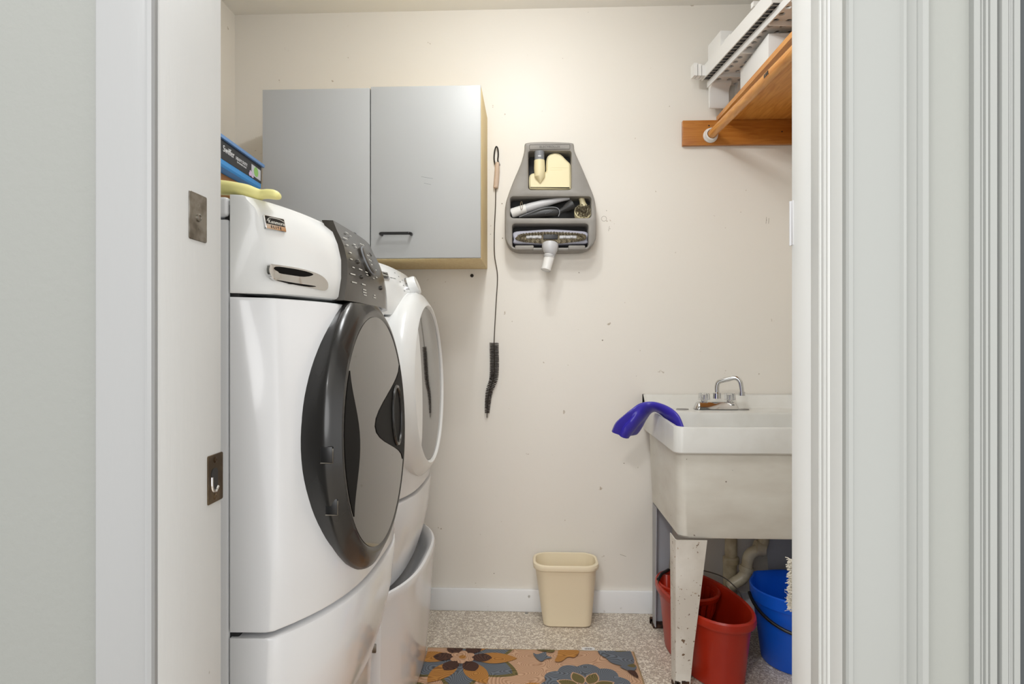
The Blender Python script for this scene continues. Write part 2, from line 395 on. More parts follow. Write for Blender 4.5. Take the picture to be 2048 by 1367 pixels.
# right jamb with its stop, and the moulded casing
jr = MB(); jr.box(JR, JR + 0.02, 0.655, YF, 0, 2.08, 0.002)
jr = struct(jr.build('trim_3', M['jamb_smooth']))
b = MB(); b.box(JR - 0.004, JR + 0.02, YN - 0.004, 0.663, 0, 2.08, 0.002)
for yy in (0.640, 0.630, 0.622): b.tube([(JR - 0.0035, yy, 0), (JR - 0.0035, yy, 2.08)], 0.0022, 8)
b.build('door_stop', M['stop'], jr)
h = MB(); h.box(JR - 0.0005, JR + 0.001, 0.714, YF + 0.001, 1.185, 1.235, 0.0004)
h.tube([(JR + 0.0005, YF + 0.001, 1.185), (JR + 0.0005, YF + 0.001, 1.235)], 0.0022, 10); h.build('hinge', M['ltgrey'], jr)

def casing(name, xs, mtl, yb=YN):
    """moulded board: (x, depth) profile standing on the wall, swept upright"""
    b = MB()
    poly = [(xs[0][0], 0.0)] + xs + [(xs[-1][0], 0.0)]
    b.loft([[Vector((x, yb - d, z)) for x, d in poly] for z in (0.0, 2.16)])
    return struct(b.build(name, mtl, smooth=25))
def xa(px, d=0.016): return at(px, 683, YN - d).x
prof = [(JR - 0.0035, 0.010), (JR - 0.002, 0.0125), (JR + 0.002, 0.0125), (xa(1700), 0.0115), (xa(1714), 0.0105), (xa(1806), 0.0105), (xa(1811), 0.0135), (xa(1816), 0.0140), (xa(1818), 0.017), (xa(1826), 0.0215), (xa(1828), 0.0205), (xa(1834), 0.0245), (xa(1845), 0.0250), (xa(1848), 0.022)]
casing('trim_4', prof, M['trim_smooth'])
struct(MB().box(xa(1848, 0.002), xa(1950, 0.002), YN - 0.002, YN, 0, 2.16).build('trim_9', M['hall_wall2'], smooth=0))
def beads(a, b, flip=False):
    w = b - a; q = [(0, 0.004), (0.02, 0.008), (0.30, 0.0085), (0.33, 0.0065), (0.37, 0.0085), (0.44, 0.0085), (0.47, 0.007), (0.51, 0.010), (0.60, 0.0105), (0.62, 0.0085), (0.66, 0.0115), (0.96, 0.012), (1.0, 0.009)]
    if flip: q = [(1 - t, d) for t, d in reversed(q)]
    return [(a + w * t, d) for t, d in q]
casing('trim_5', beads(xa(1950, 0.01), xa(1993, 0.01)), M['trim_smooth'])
struct(MB().box(xa(1994, 0.004), xa(1999, 0.004), YN - 0.001, YN, 0, 2.16).build('trim_6', M['gap'], smooth=0))
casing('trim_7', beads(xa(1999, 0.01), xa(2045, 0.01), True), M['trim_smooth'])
struct(MB().box(xa(2045, 0.004), xa(2060, 0.004), YN - 0.001, YN, 0, 2.16).build('trim_8', M['gap'], smooth=0))

# ------------------------------------------------------------------ laundry machines
A = 0.335                             # half width of a machine front
def srow(rows, z):
    if z <= rows[0][0]: return rows[0]
    for r0, r1 in zip(rows, rows[1:]):
        if r0[0] <= z <= r1[0]:
            t = (z - r0[0]) / max(1e-9, r1[0] - r0[0]); return tuple(a + (b - a) * t for a, b in zip(r0, r1))
    return rows[-1]
def surf_x(rows, yc, y, z):
    _, xc, xp, tap = srow(rows, z); s = min(1.0, abs(y - yc) / (A - tap))
    return xp - (xp - xc) * s ** 3.0
def line(row, yc, xb=-0.455, n=26):
    z, xc, xp, tap = row; h = A - tap; pts = [(xb, yc - A)]
    pts.append((xc - 0.010, yc - h - tap * 0.16 - 0.0003)); 
    for k in range(n + 1):
        s = -1 + 2 * k / n; pts.append((xp - (xp - xc) * abs(s) ** 3.0, yc + s * h * 0.99))
    pts.append((xc - 0.010, yc + h + tap * 0.16 + 0.0003)); pts.append((xb, yc + A))
    return [Vector((x, y, z)) for x, y in pts]
def fascia(rows, yc, e=0.006, xb=-0.455):
    """curved front piece; its top and bottom edges are eased"""
    def ease(r, dz, d): return (r[0] + dz, r[1] - d, r[2] - d, r[3])
    rr = [ease(rows[0], 0, e), ease(rows[0], e * 0.3, e * 0.35)] + [ease(rows[0], e, 0)] + rows[1:-1] + [ease(rows[-1], -e, 0), ease(rows[-1], -e * 0.3, e * 0.35), ease(rows[-1], 0, e)]
    return MB().loft([line(r, yc, xb) for r in rr], True)
CON = [(1.150, -0.395, -0.331, 0.027), (1.19, -0.398, -0.333, 0.024), (1.225, -0.404, -0.340, 0.018), (1.255, -0.412, -0.352, 0.011), (1.28, -0.420, -0.366, 0.005), (1.299, -0.432, -0.383, 0.002)]
FRO = [(0.637, -0.386, -0.303, 0.002), (0.75, -0.384, -0.312, 0.008), (0.95, -0.385, -0.320, 0.016), (1.144, -0.394, -0.329, 0.027)]
TOE = [(0.385, -0.412, -0.350, 0.002), (0.45, -0.402, -0.330, 0.002), (0.53, -0.392, -0.311, 0.002), (0.628, -0.388, -0.301, 0.002)]
DDX = -0.03
def moved(rows): return [(r[0], r[1] + DDX, r[2] + DDX, r[3]) for r in rows]
CON_D, FRO_D, TOE_D = moved(CON), moved(FRO), moved(TOE)
def patch(mb, rows, yc, outline, off, cen=None, rings=4):
    """a flat shape (y, z outline, star shaped) laid on the curved front"""
    if cen is None: cen = (sum(p[0] for p in outline) / len(outline), sum(p[1] for p in outline) / len(outline))
    f = lambda y, z: Vector((surf_x(rows, yc, y, z) + off, y, z))
    loops = [[f(cen[0] + (p[0] - cen[0]) * k, cen[1] + (p[1] - cen[1]) * k) for p in outline] for k in [1e-3] + [(i + 1) / rings for i in range(rings)]]
    loops.append([v - Vector((off + 0.002, 0, 0)) for v in loops[-1]])
    mb.loft(loops, True, True, False)
def tangent(rows, yc, y, z):
    p = Vector((surf_x(rows, yc, y, z), y, z)); e = 0.004
    ty = Vector((surf_x(rows, yc, y + e, z) - p.x, e, 0)).normalized(); tz = Vector((surf_x(rows, yc, y, z + e) - p.x, 0, e)).normalized()
    return p, ty, tz
def surf_frame(rows, yc, y, z, off=0.0):
    p, ty, tz = tangent(rows, yc, y, z); m = frame(p, ty, tz)
    return m @ Matrix.Translation((0, 0, off))

def door_plane(x0, yc, zc):
    return lambda y, z: x0 + 0.020 * (y - yc) - 0.03 * (z - zc)
def door_disc(mb, prof, pl, yc, zc, seg=96):
    """round door: (half width, half height, offset from its plane) triples"""
    out = []
    for rh, rv, o in prof:
        L = []
        for k in range(seg):
            a = 2 * PI * k / seg; y, z = yc + rh * math.cos(a), zc + rv * math.sin(a); L.append(Vector((pl(y, z) + o, y, z)))
        out.append(L)
    mb.loft(out, True, True, True)
def cut_top(mb, z):
    bmesh.ops.bisect_plane(mb.bm, geom=list(mb.bm.verts) + list(mb.bm.edges) + list(mb.bm.faces), plane_co=(0, 0, z), plane_no=(0, 0, 1), clear_outer=True)
    ed = [e for e in mb.bm.edges if e.is_boundary]
    if ed: bmesh.ops.holes_fill(mb.bm, edges=ed, sides=0)
def dome_x(r, R, xe, xp): return xp - (xp - xe) * (r / R) ** 2

def machine(kind, yc, label, dx, CON, FRO, TOE):
    t = thing(kind, label, 'washer' if kind == 'washing_machine' else 'dryer', (-0.75, yc, 0.372))
    c = MB(); c.box(WL + 0.12, -0.4578 + dx, yc - A, yc + A, 0.375, 1.262, 0.004)
    c.build('cabinet', M['enamel'], t)
    c = MB(); c.box(WL + 0.12, -0.4585 + dx, yc - A - 0.001, yc + A + 0.001, 1.266, 1.296, 0.006, 3); c.build('top_panel', M['enamel'], t)
    c = MB(); c.box(-0.466 + dx, -0.444 + dx, yc - A + 0.006, yc + A - 0.006, 0.39, 1.285, 0.002); c.build('inner_frame', M['seam'], t)
    fascia(TOE, yc, 0.005, -0.455 + dx).build('toe_panel', M['enamel'], t)
    fascia(FRO, yc, 0.005, -0.455 + dx).build('front_panel', M['enamel'], t)
    con = fascia(CON, yc, 0.006, -0.455 + dx).build('console', M['enamel2'], t)
    # maker's badge
    yb, zb = (yc - 0.300, 1.2605) if kind == 'washing_machine' else (yc - 0.235, 1.259)
    w, h = (0.0205, 0.0112)
    bd = MB(); F = surf_frame(CON, yc, yb, zb, 0.0)
    bd.prism(rrect(-w, w, -h, h, 0.0015, 2), lambda u, v, d: F @ Vector((u, v, d)), -0.004, 0.0022, 0.0006)
    bd = bd.build('badge', M['chrome'], con)
    x = MB(); x.prism(rrect(-w + 0.0015, w - 0.0015, -0.003, h - 0.0015, 0.001, 2), lambda u, v, d: F @ Vector((u, v, d)), 0.002, 0.0026); x.build('badge_field', M['black'], con)
    x = MB(); x.text('Kenmore', 0.0088, F @ Matrix.Translation((0.002, 0.001, 0.0028)), 0.0002)
    arc = smooth_poly([(-0.017, 0.001), (-0.012, 0.0065), (0.0, 0.0082), (0.012, 0.0072), (0.018, 0.005)], 5, False)
    x.tube([F @ Vector((u, v, 0.0028)) for u, v in arc], 0.0005, 6); x.build('lettering', M['mark'], con)
    x = MB(); x.text('E L I T E', 0.0062, F @ Matrix.Translation((0.0, -0.0072, 0.0024)), 0.0002); x.build('lettering', M['black'], con)
    return t, con

WY, DY = 1.266, 1.962
w_t, w_con = machine('washing_machine', WY, 'white front-loading washing machine with charcoal door, nearer the doorway', 0.0, CON, FRO, TOE)
d_t, d_con = machine('clothes_dryer', DY, 'white front-loading dryer with white-rimmed door, beyond the washer', DDX, CON_D, FRO_D, TOE_D)

# washer: charcoal control panel
b = MB(); loops = []
for r in [CON[0]] + [srow(CON, 1.15 + 0.149 * k / 10) for k in range(1, 11)]:
    z = r[0]; f = (z - 1.15) / 0.149
    yl = WY - 0.170 + 0.062 * f; yr = WY + 0.30
    z2 = z - 0.0005 if f < 1 else z + 0.0045
    L = []
    for k in range(29):
        y = yl + (yr - yl) * k / 28; e = 0.010 * (1 if 0 < k < 28 else 0) - (0.004 if k in (0, 28) else 0)
        yy = y if k != 1 else yl + 0.0035
        L.append(Vector((surf_x(CON, WY, yy, min(z, 1.295)) + e, yy, z2)))
    L += [Vector((p.x - 0.006, p.y, p.z)) for p in (L[-1], L[0])]
    loops.append(L)
pan = MB().loft(loops).build('control_panel', M['panel'], w_con)
PO = 0.0105
def panel_marks(y, z, w, h, mb): 
    F = surf_frame(CON, WY, y, z, PO); mb.prism([(-w, -h), (w, -h), (w, h), (-w, h)], lambda u, v, d: F @ Vector((u, v, d)), 0, 0.0005)
def marks(fn, m, par):
    for args in fn: b_ = MB(); panel_marks(*args, b_); b_.build('printed_mark', m, par)
MK = []
for i in range(7):
    MK.append((WY - 0.095 - 0.006 * (i % 2) - 0.004 * i, 1.266 - 0.0135 * i, 0.0055 + (0.006 if i in (0, 5, 6) else 0), 0.0009))
for (dy, z, w) in ((-0.052, 1.282, .008), (-0.036, 1.279, .005), (-0.045, 1.262, .007), (-0.045, 1.257, .005), (-0.07, 1.213, .010), (-0.066, 1.186, .011), (-0.062, 1.176, .010), (-0.062, 1.171, .011), (-0.06, 1.166, .009), (-0.03, 1.212, .008), (-0.028, 1.207, .006), (0.024, 1.274, .006), (0.045, 1.275, .006), (0.02, 1.205, .006), (0.05, 1.21, .006), (0.06, 1.24, .005), (0.06, 1.225, .005), (0.012, 1.171, .006), (0.012, 1.166, .009)):
    MK.append((WY + dy, z, w, 0.0010))
marks(MK, M['mark'], w_con)
def knob(y, z, r, h, m, name, rows, yc, off, par, dots=0):
    F = surf_frame(rows, yc, y, z, off); k = MB()
    k.lathe([(r * 1.06, -0.002), (r * 1.06, h * 0.25), (r, h * 0.35), (r * 0.96, h * 0.85), (r * 0.86, h), (r * 0.6, h * 0.96), (0.0001, h * 0.94)], F, 36)
    o = k.build(name, m, par)
    return o, F
kb, F = knob(WY + 0.002, 1.236, 0.030, 0.007, M['panel'], 'program_dial', CON, WY, PO, w_con)
x = MB(); x.lathe([(0.0315, -0.001), (0.0315, 0.004), (0.0295, 0.0045)], F, 36, True, False); x.build('dial_ring', M['midgrey'], w_con)
for (u, v) in ((-0.006, 0.010), (0.004, 0.010), (-0.004, 0.0), (0.006, -0.001), (0.0, -0.010)):
    x = MB(); x.prism([(u - .003, v - .001), (u + .003, v - .001), (u + .003, v + .001), (u - .003, v + .001)], lambda a, c, d: F @ Vector((a, c, d)), 0.0055, 0.0074)
    x.build('printed_mark', M['mark'], w_con)
for dy, z in ((-0.075, 1.226), (-0.072, 1.199), (0.06, 1.256), (0.075, 1.19)):
    knob(WY + dy, z, 0.0045, 0.003, M['panel'], 'button', CON, WY, PO, w_con)
# detergent drawer grip
yg, zg = WY - 0.268, 1.1795
ol = smooth_poly([(yg - 0.0626, zg + 0.0096), (yg - 0.0506, zg + 0.0160), (yg, zg + 0.0152), (yg + 0.0414, zg + 0.0104), (yg + 0.0607, zg + 0.0032), (yg + 0.0672, zg - 0.0064), (yg + 0.0570, zg - 0.0160), (yg + 0.0184, zg - 0.0144), (yg - 0.0414, zg - 0.0088), (yg - 0.062, zg)], 4)
b = MB(); patch(b, CON, WY, ol, 0.0015, (yg, zg)); gr = b.build('drawer_grip', M['chrome'], w_con)
ol2 = smooth_poly([(yg - 0.0423, zg + 0.0128), (yg - 0.0184, zg + 0.0132), (yg + 0.0110, zg + 0.0116), (yg + 0.0276, zg + 0.0080), (yg + 0.0092, zg + 0.0024), (yg - 0.0230, zg + 0.0028), (yg - 0.0414, zg + 0.0048)], 3)
b = MB(); patch(b, CON, WY, ol2, 0.0026, (yg - 0.0110, zg + 0.0076)); b.build('grip_recess', M['dblack'], w_con)
ol3 = smooth_poly([(yg - 0.0414, zg - 0.0076), (yg - 0.0092, zg - 0.0096), (yg + 0.0322, zg - 0.0108), (yg + 0.0184, zg - 0.0132), (yg - 0.0184, zg - 0.0116)], 3)
b = MB(); patch(b, CON, WY, ol3, 0.0026); b.build('grip_recess', M['dblack'], w_con)

# washer door
WZ, WRad, WDY = 0.906, 0.236, 1.212
WP = door_plane(-0.296, WDY, WZ)
b = MB(); door_disc(b, [(.228, .252, -0.075), (.232, .257, -0.040), (.236, .262, -0.030), (.236, .262, -0.022), (.232, .257, -0.014), (.226, .231, 0.0), (.221, .2225, 0.001), (.218, .2185, -0.001), (.10, .10, -0.004)], WP, WDY, WZ)
cut_top(b, 1.147); wd = b.build('door', M['ring'], w_t); wd['label'] = 'charcoal round door ring'
GR = 0.218
def gl(r, R=GR, e=0.0, p=0.006): return e + (p - e) * (1 - (r / R) ** 2)
b = MB(); door_disc(b, [(GR, GR, -0.006)] + [(GR * k / 18, GR * k / 18, gl(GR * k / 18)) for k in range(18, 0, -1)], WP, WDY, WZ)
cut_top(b, 1.1365); b.build('door_glass', M['dglass'], wd)
def dome_patch(poly, off, cen, name, m, par, rows, yc, zc, g, rings=8):
    f = lambda y, z: Vector((rows(yc + y, zc + z) + g(math.hypot(y, z)) + off, yc + y, zc + z))
    b = MB(); loops = [[f(cen[0] + (p[0] - cen[0]) * k / rings, cen[1] + (p[1] - cen[1]) * k / rings) for p in poly] for k in range(rings, 0, -1)]
    loops.insert(0, [v - Vector((off + 0.001, 0, 0)) for v in loops[0]])
    b.loft(loops); return b.build(name, m, par)
hz = lambda s, y0, y1, h: [(y0 + (y1 - y0) * math.sin(PI * k / 20) ** 1.5, s + h * math.cos(PI * k / 20)) for k in range(21)]
def lens(side, wid, h, zoff):
    """lens shape against the rim of the glass: arc of the rim on one side, an S-curved edge towards the middle"""
    a = math.asin(h / (GR - 0.004)); out = []
    for k in range(17):
        t = -a + 2 * a * k / 16; out.append((side * (GR - 0.004) * math.cos(t), (GR - 0.004) * math.sin(t) + zoff))
    edge = side * (GR - 0.004) * math.cos(a)
    for k in range(1, 16):
        q = 1 - 2 * k / 16; out.append((edge - side * wid * (0.5 + 0.5 * math.cos(PI * q)) ** 0.9, q * h + zoff))
    return out
hp = dome_patch(lens(1, 0.235, 0.105, 0.012), 0.0012, (0.11, 0.012), 'door_handle', M['dblack'], wd, WP, WDY, WZ, gl)
dome_patch(lens(-1, 0.034, 0.122, 0.0), 0.0012, (-0.203, 0.0), 'hinge_cover', M['dblack'], wd, WP, WDY, WZ, gl)
b = MB(); f = lambda y, z, o=0: (WP(WDY + y, WZ + z) + gl(math.hypot(y, z)) + o, WDY + y, WZ + z)
b.tube([f(0.130 + 0.045 * math.cos(t), 0.012 + 0.062 * math.sin(t), 0.002) for t in [PI * k / 20 * 2 for k in range(21)]], 0.004, 8); b.build('grip_rim', M['ring'], wd)
# two hinge pockets on the ring
for zz in (0.898, 0.812):
    yr = WDY - 0.233 * math.sqrt(1 - ((zz - WZ) / 0.26) ** 2)
    xq = WP(yr, zz) - 0.016
    b = MB(); b.box(xq - 0.016, xq + 0.004, yr - 0.0035, yr + 0.004, zz - 0.013, zz + 0.013, 0.002); b.build('hinge_pocket', M['black'], wd)
    b = MB(); b.tube([(xq - 0.015, yr - 0.004, zz - 0.013), (xq + 0.0045, yr - 0.003, zz - 0.013), (xq + 0.0045, yr - 0.003, zz + 0.010)], 0.0011, 6); b.build('pocket_edge', M['dullmetal'], wd)

# dryer door: broad white rim, smoked window, pale crescent grip
DZ, DDY = 0.947, 1.928
DP = door_plane(-0.314, DDY, DZ)
b = MB(); door_disc(b, [(.278, .276, -0.085), (.283, .280, -0.05), (.283, .280, -0.026), (.276, .272, -0.015), (.247, .247, 0.003), (.240, .240, 0.005), (.236, .236, 0.003), (.232, .232, -0.004), (.10, .10, -0.006)], DP, DDY, DZ)
dd = b.build('door', M['enamel2'], d_t); dd['label'] = 'white round door rim'
DGR = 0.231
def dgl(r): return gl(r, DGR, -0.001, 0.006)
b = MB(); door_disc(b, [(DGR, DGR, -0.008)] + [(DGR * k / 18, DGR * k / 18, dgl(DGR * k / 18)) for k in range(18, 0, -1)], DP, DDY, DZ); b.build('door_glass', M['dglass'], dd)
out = []
for k in range(17):
    t = PI - 0.80 + 1.60 * k / 16; out.append(((DGR + 0.002) * math.cos(t), (DGR + 0.002) * math.sin(t)))
for k in range(1, 16):
    q = 1 - 2 * k / 16; out.append((-0.158 + 0.012 * (1 - q * q), -q * 0.165))
dome_patch(out, 0.003, (-0.19, 0.0), 'door_handle', M['enamel2'], dd, DP, DDY, DZ, dgl)
for i in range(14):
    y = DY - 0.14 + 0.02 * (i % 3) + 0.003 * i; z = 1.277 - 0.0085 * i
    F = surf_frame(CON_D, DY, y, z, 0.0003); mk = MB(); mk.prism([(-.0035, -.0012), (.0035, -.0012), (.0035, .0012), (-.0035, .0012)], lambda u, v, d: F @ Vector((u, v, d)), 0, 0.0004); mk.build('printed_mark', M['markdark'], d_con)
for i in range(2):
    F = surf_frame(CON_D, DY, DY - 0.195 + 0.022 * i, 1.2575, 0.0003); mk = MB(); mk.prism([(-.009, -.0006), (.009, -.0006), (.009, .0006), (-.009, .0006)], lambda u, v, d: F @ Vector((u, v, d)), 0, 0.0004); mk.build('printed_mark', M['markdark'], d_con)
kb, F = knob(DY - 0.045, 1.240, 0.031, 0.030, M['enamel2'], 'program_dial', CON_D, DY, 0.0, d_con)
x = MB(); x.lathe([(0.0335, -0.001), (0.0335, 0.006), (0.0315, 0.0065)], F, 36, True, False); x.build('dial_ring', M['chrome'], d_con)
for dz in (0.055, 0.075): knob(DY - 0.03, 1.240 - dz, 0.006, 0.006, M['ltgrey'], 'button', CON_D, DY, 0.0, d_con)

# drawer pedestals
PED = [(0.020, -0.402, -0.352, 0.002), (0.15, -0.396, -0.338, 0.002), (0.30, -0.394, -0.328, 0.002), (0.352, -0.393, -0.324, 0.002), (0.385, -0.391, -0.320, 0.002)]
def pedestal(yc, label, dx=0.0):
    t = thing('pedestal', label, 'laundry pedestal', (-0.75, yc, 0), 'drawer pedestals under the laundry machines')
    MB().box(WL + 0.13, -0.47 + dx, yc - A, yc + A, 0.0, 0.371, 0.004).build('body', M['enamel'], t)
    sh = lambda r: (r[0], r[1] + dx, r[2] + dx, r[3])
    b = MB(); L = [line(sh(r), yc, -0.44 + dx) for r in PED]
    lip = [(0.398, -0.389, -0.3185, .002), (0.406, -0.391, -0.321, .003), (0.4085, -0.397, -0.328, .004), (0.404, -0.404, -0.336, .006), (0.385, -0.412, -0.350, .010), (0.358, -0.418, -0.372, .014), (0.350, -0.425, -0.39, .02)]
    L += [line(sh(r), yc, -0.44 + dx) for r in lip]
    b.loft(L); dr = b.build('drawer', M['enamel'], t)
    MB().box(-0.469 + dx, -0.441 + dx, yc - A + 0.02, yc + A - 0.02, 0.03, 0.345).build('drawer_box', M['seam'], t)
    for s in (-1, 1):
        MB().box(-0.470 + dx, -0.405 + dx, yc + s * (A - 0.002) - 0.006, yc + s * (A - 0.002) + 0.006, 0.262, 0.285, 0.002).build('drawer_rail', M['dullmetal'], t)
    return t
pedestal(WY, 'white drawer pedestal under the washer, mostly below the frame', -0.035)
pedestal(DY, 'white drawer pedestal with flared lip under the dryer')

# ------------------------------------------------------------------ wall cabinet
CF = WB - 0.324
c0, c1 = at(525, 180, CF), at(961.3, 514, CF)
zt, zb_ = at(742, 173.5, CF).z, at(742, 516.5, CF).z
t = thing('wall_cabinet', 'grey two-door wall cabinet hung on the back wall above the machines', 'cabinet', ((c0.x + c1.x) / 2, WB - 0.16, zb_))
xs = at(740.5, 300, CF).x
MB().box(c0.x, c1.x + 0.001, CF + 0.021, WB - 0.001, zb_ - 0.002, zt, 0.001).build('carcass', M['cabedge'], t)
MB().box(c0.x + 0.01, c1.x - 0.01, CF + 0.0185, CF + 0.022, zb_ + 0.01, zt - 0.01).build('door_gap', M['black'], t)
for s, (xa0, xa1) in enumerate(((c0.x, xs - 0.0018), (xs + 0.0018, c1.x))):
    b = MB(); b.box(xa0, xa1, CF, CF + 0.018, zb_ + 0.001, zt - (0.004 if s == 0 else 0), 0.0012)
    dr = b.build('door', M['cab'], t)
    hx0, hx1 = (at(762, 468, CF).x, at(825, 468, CF).x) if s else (at(652, 468, CF).x, at(713, 468, CF).x)
    hz = at(790, 469, CF).z; Y = CF - 0.028
    b = MB(); b.tube(smooth_poly([(hx0 + .004, CF, hz), (hx0 + .002, CF - .018, hz), (hx0 + .008, Y, hz), (hx0 + .02, Y, hz), (hx1 - .02, Y, hz), (hx1 - .008, Y, hz), (hx1 - .002, CF - .018, hz), (hx1 - .004, CF, hz)], 5, False), 0.0052, 12); b.build('handle', M['black'], dr)
b = MB()
for q in (((842, 353), (866, 357)), ((848, 366), (862, 369))):
    b.tube([at(q[0][0], q[0][1], CF - 0.0001), at(q[1][0], q[1][1], CF - 0.0001)], 0.0004, 5)
b.build('scratch', M['markdark'], t)

# screw in the wall below the cabinet
b = MB(); p = at(944, 551, WB); b.lathe([(0.007, 0), (0.007, 0.004), (0.005, 0.007), (0.002, 0.008), (0.0001, 0.006)], frame(p + Vector((0, 0, 0)), (1, 0, 0), (0, 0, 1)), 16)
tag(b.build('screw', M['darkwire']), 'small dark screw head in the wall just below the cabinet', 'screw')

# ------------------------------------------------------------------ vacuum tool caddy and tools
CD = 0.088; CFY = WB - CD
def cp(u, v, Y=None):                     # detail position to wall plane coordinates (x, z)
    p = at(940 + u / 4.273, 260 + v / 4.273, CFY if Y is None else Y); return (p.x, p.z)
outer = smooth_poly([(468, 118), (500, 104), (580, 99), (680, 98), (790, 101), (868, 106), (888, 122), (896, 180), (940, 280), (1000, 420), (1055, 555), (1074, 640), (1080, 720), (1079, 900), (1066, 950), (1035, 995), (975, 1024), (900, 1030), (680, 1032), (480, 1030), (400, 1026), (342, 998), (310, 950), (299, 900), (297, 720), (303, 640), (320, 570), (372, 430), (432, 290), (462, 185)], 3)
outer = [cp(*p) for p in outer]
holes = [[cp(*p) for p in rrect(500, 865, 178, 508, 22, 5)],
         [cp(*p) for p in rrect(344, 1036, 568, 749, 26, 5)],
         [cp(*p) for p in rrect(362, 1010, 800, 1002, 26, 5)]]
def plate_holes(outer, holes, y0, y1, ch):
    """board between y0 (front) and y1 (back) with openings and chamfered edges"""
    b = MB(); bm = b.bm
    def ring(poly, y): return [bm.verts.new((x, y, z)) for x, z in poly]
    def bridge(a, c):
        for i in range(len(a)): bm.faces.new([a[i], a[(i + 1) % len(a)], c[(i + 1) % len(c)], c[i]])
    fr = []
    for k, poly in enumerate([outer] + holes):
        o1 = inset(poly, ch if k == 0 else -ch); o2 = inset(poly, ch * 0.3 if k == 0 else -ch * 0.3)
        r0, r1, r2, r3 = ring(o1, y0), ring(o2, y0 + ch * 0.3), ring(poly, y0 + ch), ring(poly, y1)
        bridge(r0, r1); bridge(r1, r2); bridge(r2, r3); fr.append((r0, r3))
    for idx in (0, 1):
        eds = []
        for pair in fr:
            r = pair[idx]; eds += [bm.edges.get((r[i], r[(i + 1) % len(r)])) or bm.edges.new((r[i], r[(i + 1) % len(r)])) for i in range(len(r))]
        bmesh.ops.triangle_fill(bm, use_beauty=True, use_dissolve=False, edges=eds)
    return b
cc = cp(690, 1030)
cad = thing('tool_caddy', 'taupe grey moulded caddy of vacuum tools hung on the back wall', 'tool caddy', (cc[0], WB - CD / 2, cc[1]))
plate_holes(outer, holes, CFY, WB - 0.006, 0.007).build('body', M['caddy'], cad, smooth=40)
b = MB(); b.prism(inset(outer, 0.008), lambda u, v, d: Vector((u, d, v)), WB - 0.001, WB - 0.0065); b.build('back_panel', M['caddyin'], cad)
for (u0, u1) in ((385, 545), (840, 985)):
    b = MB(); a0, a1 = cp(u0, 985), cp(u1, 1022); b.box(a0[0], a1[0], CFY - 0.004, CFY + 0.02, a1[1], a0[1], 0.004); b.build('clip', M['caddy'], cad)
b = MB(); r0, r1 = cp(508, 166), cp(854, 122)
fr_ = rrect(r0[0], r1[0], r0[1], r1[1], 0.003, 4); b.tube([Vector((x, CFY, z)) for x, z in fr_ + fr_[:1]], 0.0010, 6)
lc = cp(682, 144); TF = frame((lc[0], CFY - 0.0002, lc[1]), (1, 0, 0), (0, 0, 1)) @ Matrix.Diagonal((1.06, 1.0, 1.0, 1.0))
b.text('ELECTROLUX', 0.0122, TF, 0.0008); b.build('embossed_lettering', M['letter'], cad)
ZY = WB - 0.0066
# cream powered nozzle in the top opening
q0 = cp(680, 503)
tl = thing('upholstery_nozzle', 'cream plastic upholstery nozzle with grey collar in the top opening', 'vacuum tool', (q0[0], WB - 0.05, q0[1]))
Yn = WB - 0.072
body = smooth_poly([(506, 400), (525, 372), (560, 364), (640, 358), (652, 330), (652, 262), (668, 218), (704, 196), (738, 192), (778, 208), (820, 250), (856, 288), (861, 340), (862, 480), (848, 502), (700, 503), (530, 501), (507, 484)], 3)
def cpn(u, v): return cp(u, v, Yn)
b = MB(); b.prism([cpn(*p) for p in body], lambda u, v, d: Vector((u, d, v)), ZY, Yn, 0.006); b.build('nozzle_head', M['cream'], tl)
b = MB(); A0, A1, A2, A3 = cp(593, 262, Yn), cp(594, 330, Yn), cp(596, 400, Yn), cp(600, 450, Yn)
b.tube([Vector((a[0], Yn - 0.004, a[1])) for a in (A0, A1, A2, A3)], [0.0205, 0.0218, 0.0205, 0.003], 20); b.build('neck', M['cream'], tl)
b = MB(); B0, B1 = cp(593, 188, Yn), cp(593, 268, Yn); b.tube([Vector((B0[0], Yn - 0.004, B0[1])), Vector((B1[0], Yn - 0.004, B1[1]))], 0.0192, 20); cl = b.build('collar', M['midgrey'], tl)
b = MB(); z = cp(593, 237, Yn); b.box(z[0] - 0.006, z[0] + 0.006, Yn - 0.0245, Yn - 0.021, z[1] - 0.003, z[1] + 0.003, 0.001); b.build('latch', M['ltgrey'], cl)
b = MB()
for v in (322, 340):
    s0, s1 = cpn(690, v), cpn(830 if v == 322 else 790, v); b.box(s0[0], s1[0], Yn - 0.0006, Yn, s0[1] - 0.0005, s0[1] + 0.0005)
b.build('moulded_line', M['cream'], tl)
# crevice tool in the middle opening
def c3(u, v, Y): return at(940 + u / 4.273, 260 + v / 4.273, Y)
Yc = WB - 0.060
tl = thing('crevice_tool', 'pale grey tapering crevice tool lying slanted in the middle opening', 'vacuum tool', c3(600, 745, Yc))
b = MB(); b.tube([c3(352, 712, Yc), c3(365, 707, Yc), c3(470, 674, Yc), c3(478, 672, Yc)], [0.0165, 0.0185, 0.0175, 0.0185], 20); b.build('sleeve', M['shelfwhite'], tl)
b = MB(); b.tube([c3(470, 674, Yc), c3(520, 658, Yc), c3(620, 630, Yc), c3(740, 602, Yc), c3(850, 582, Yc)], [0.0172, 0.017, 0.0155, 0.010, 0.006], 20); b.build('tapered_tube', M['ltgrey'], tl)
b = MB(); cxy = c3(440, 648, Yc - 0.012); b.tube([cxy + Vector((0.004 * math.cos(a), -0.006 + 0.004 * math.sin(a), 0.017 * math.sin(a))) for a in [2 * PI * k / 16 for k in range(17)]], 0.0012, 6); b.build('spring_clip', M['chrome'], tl)
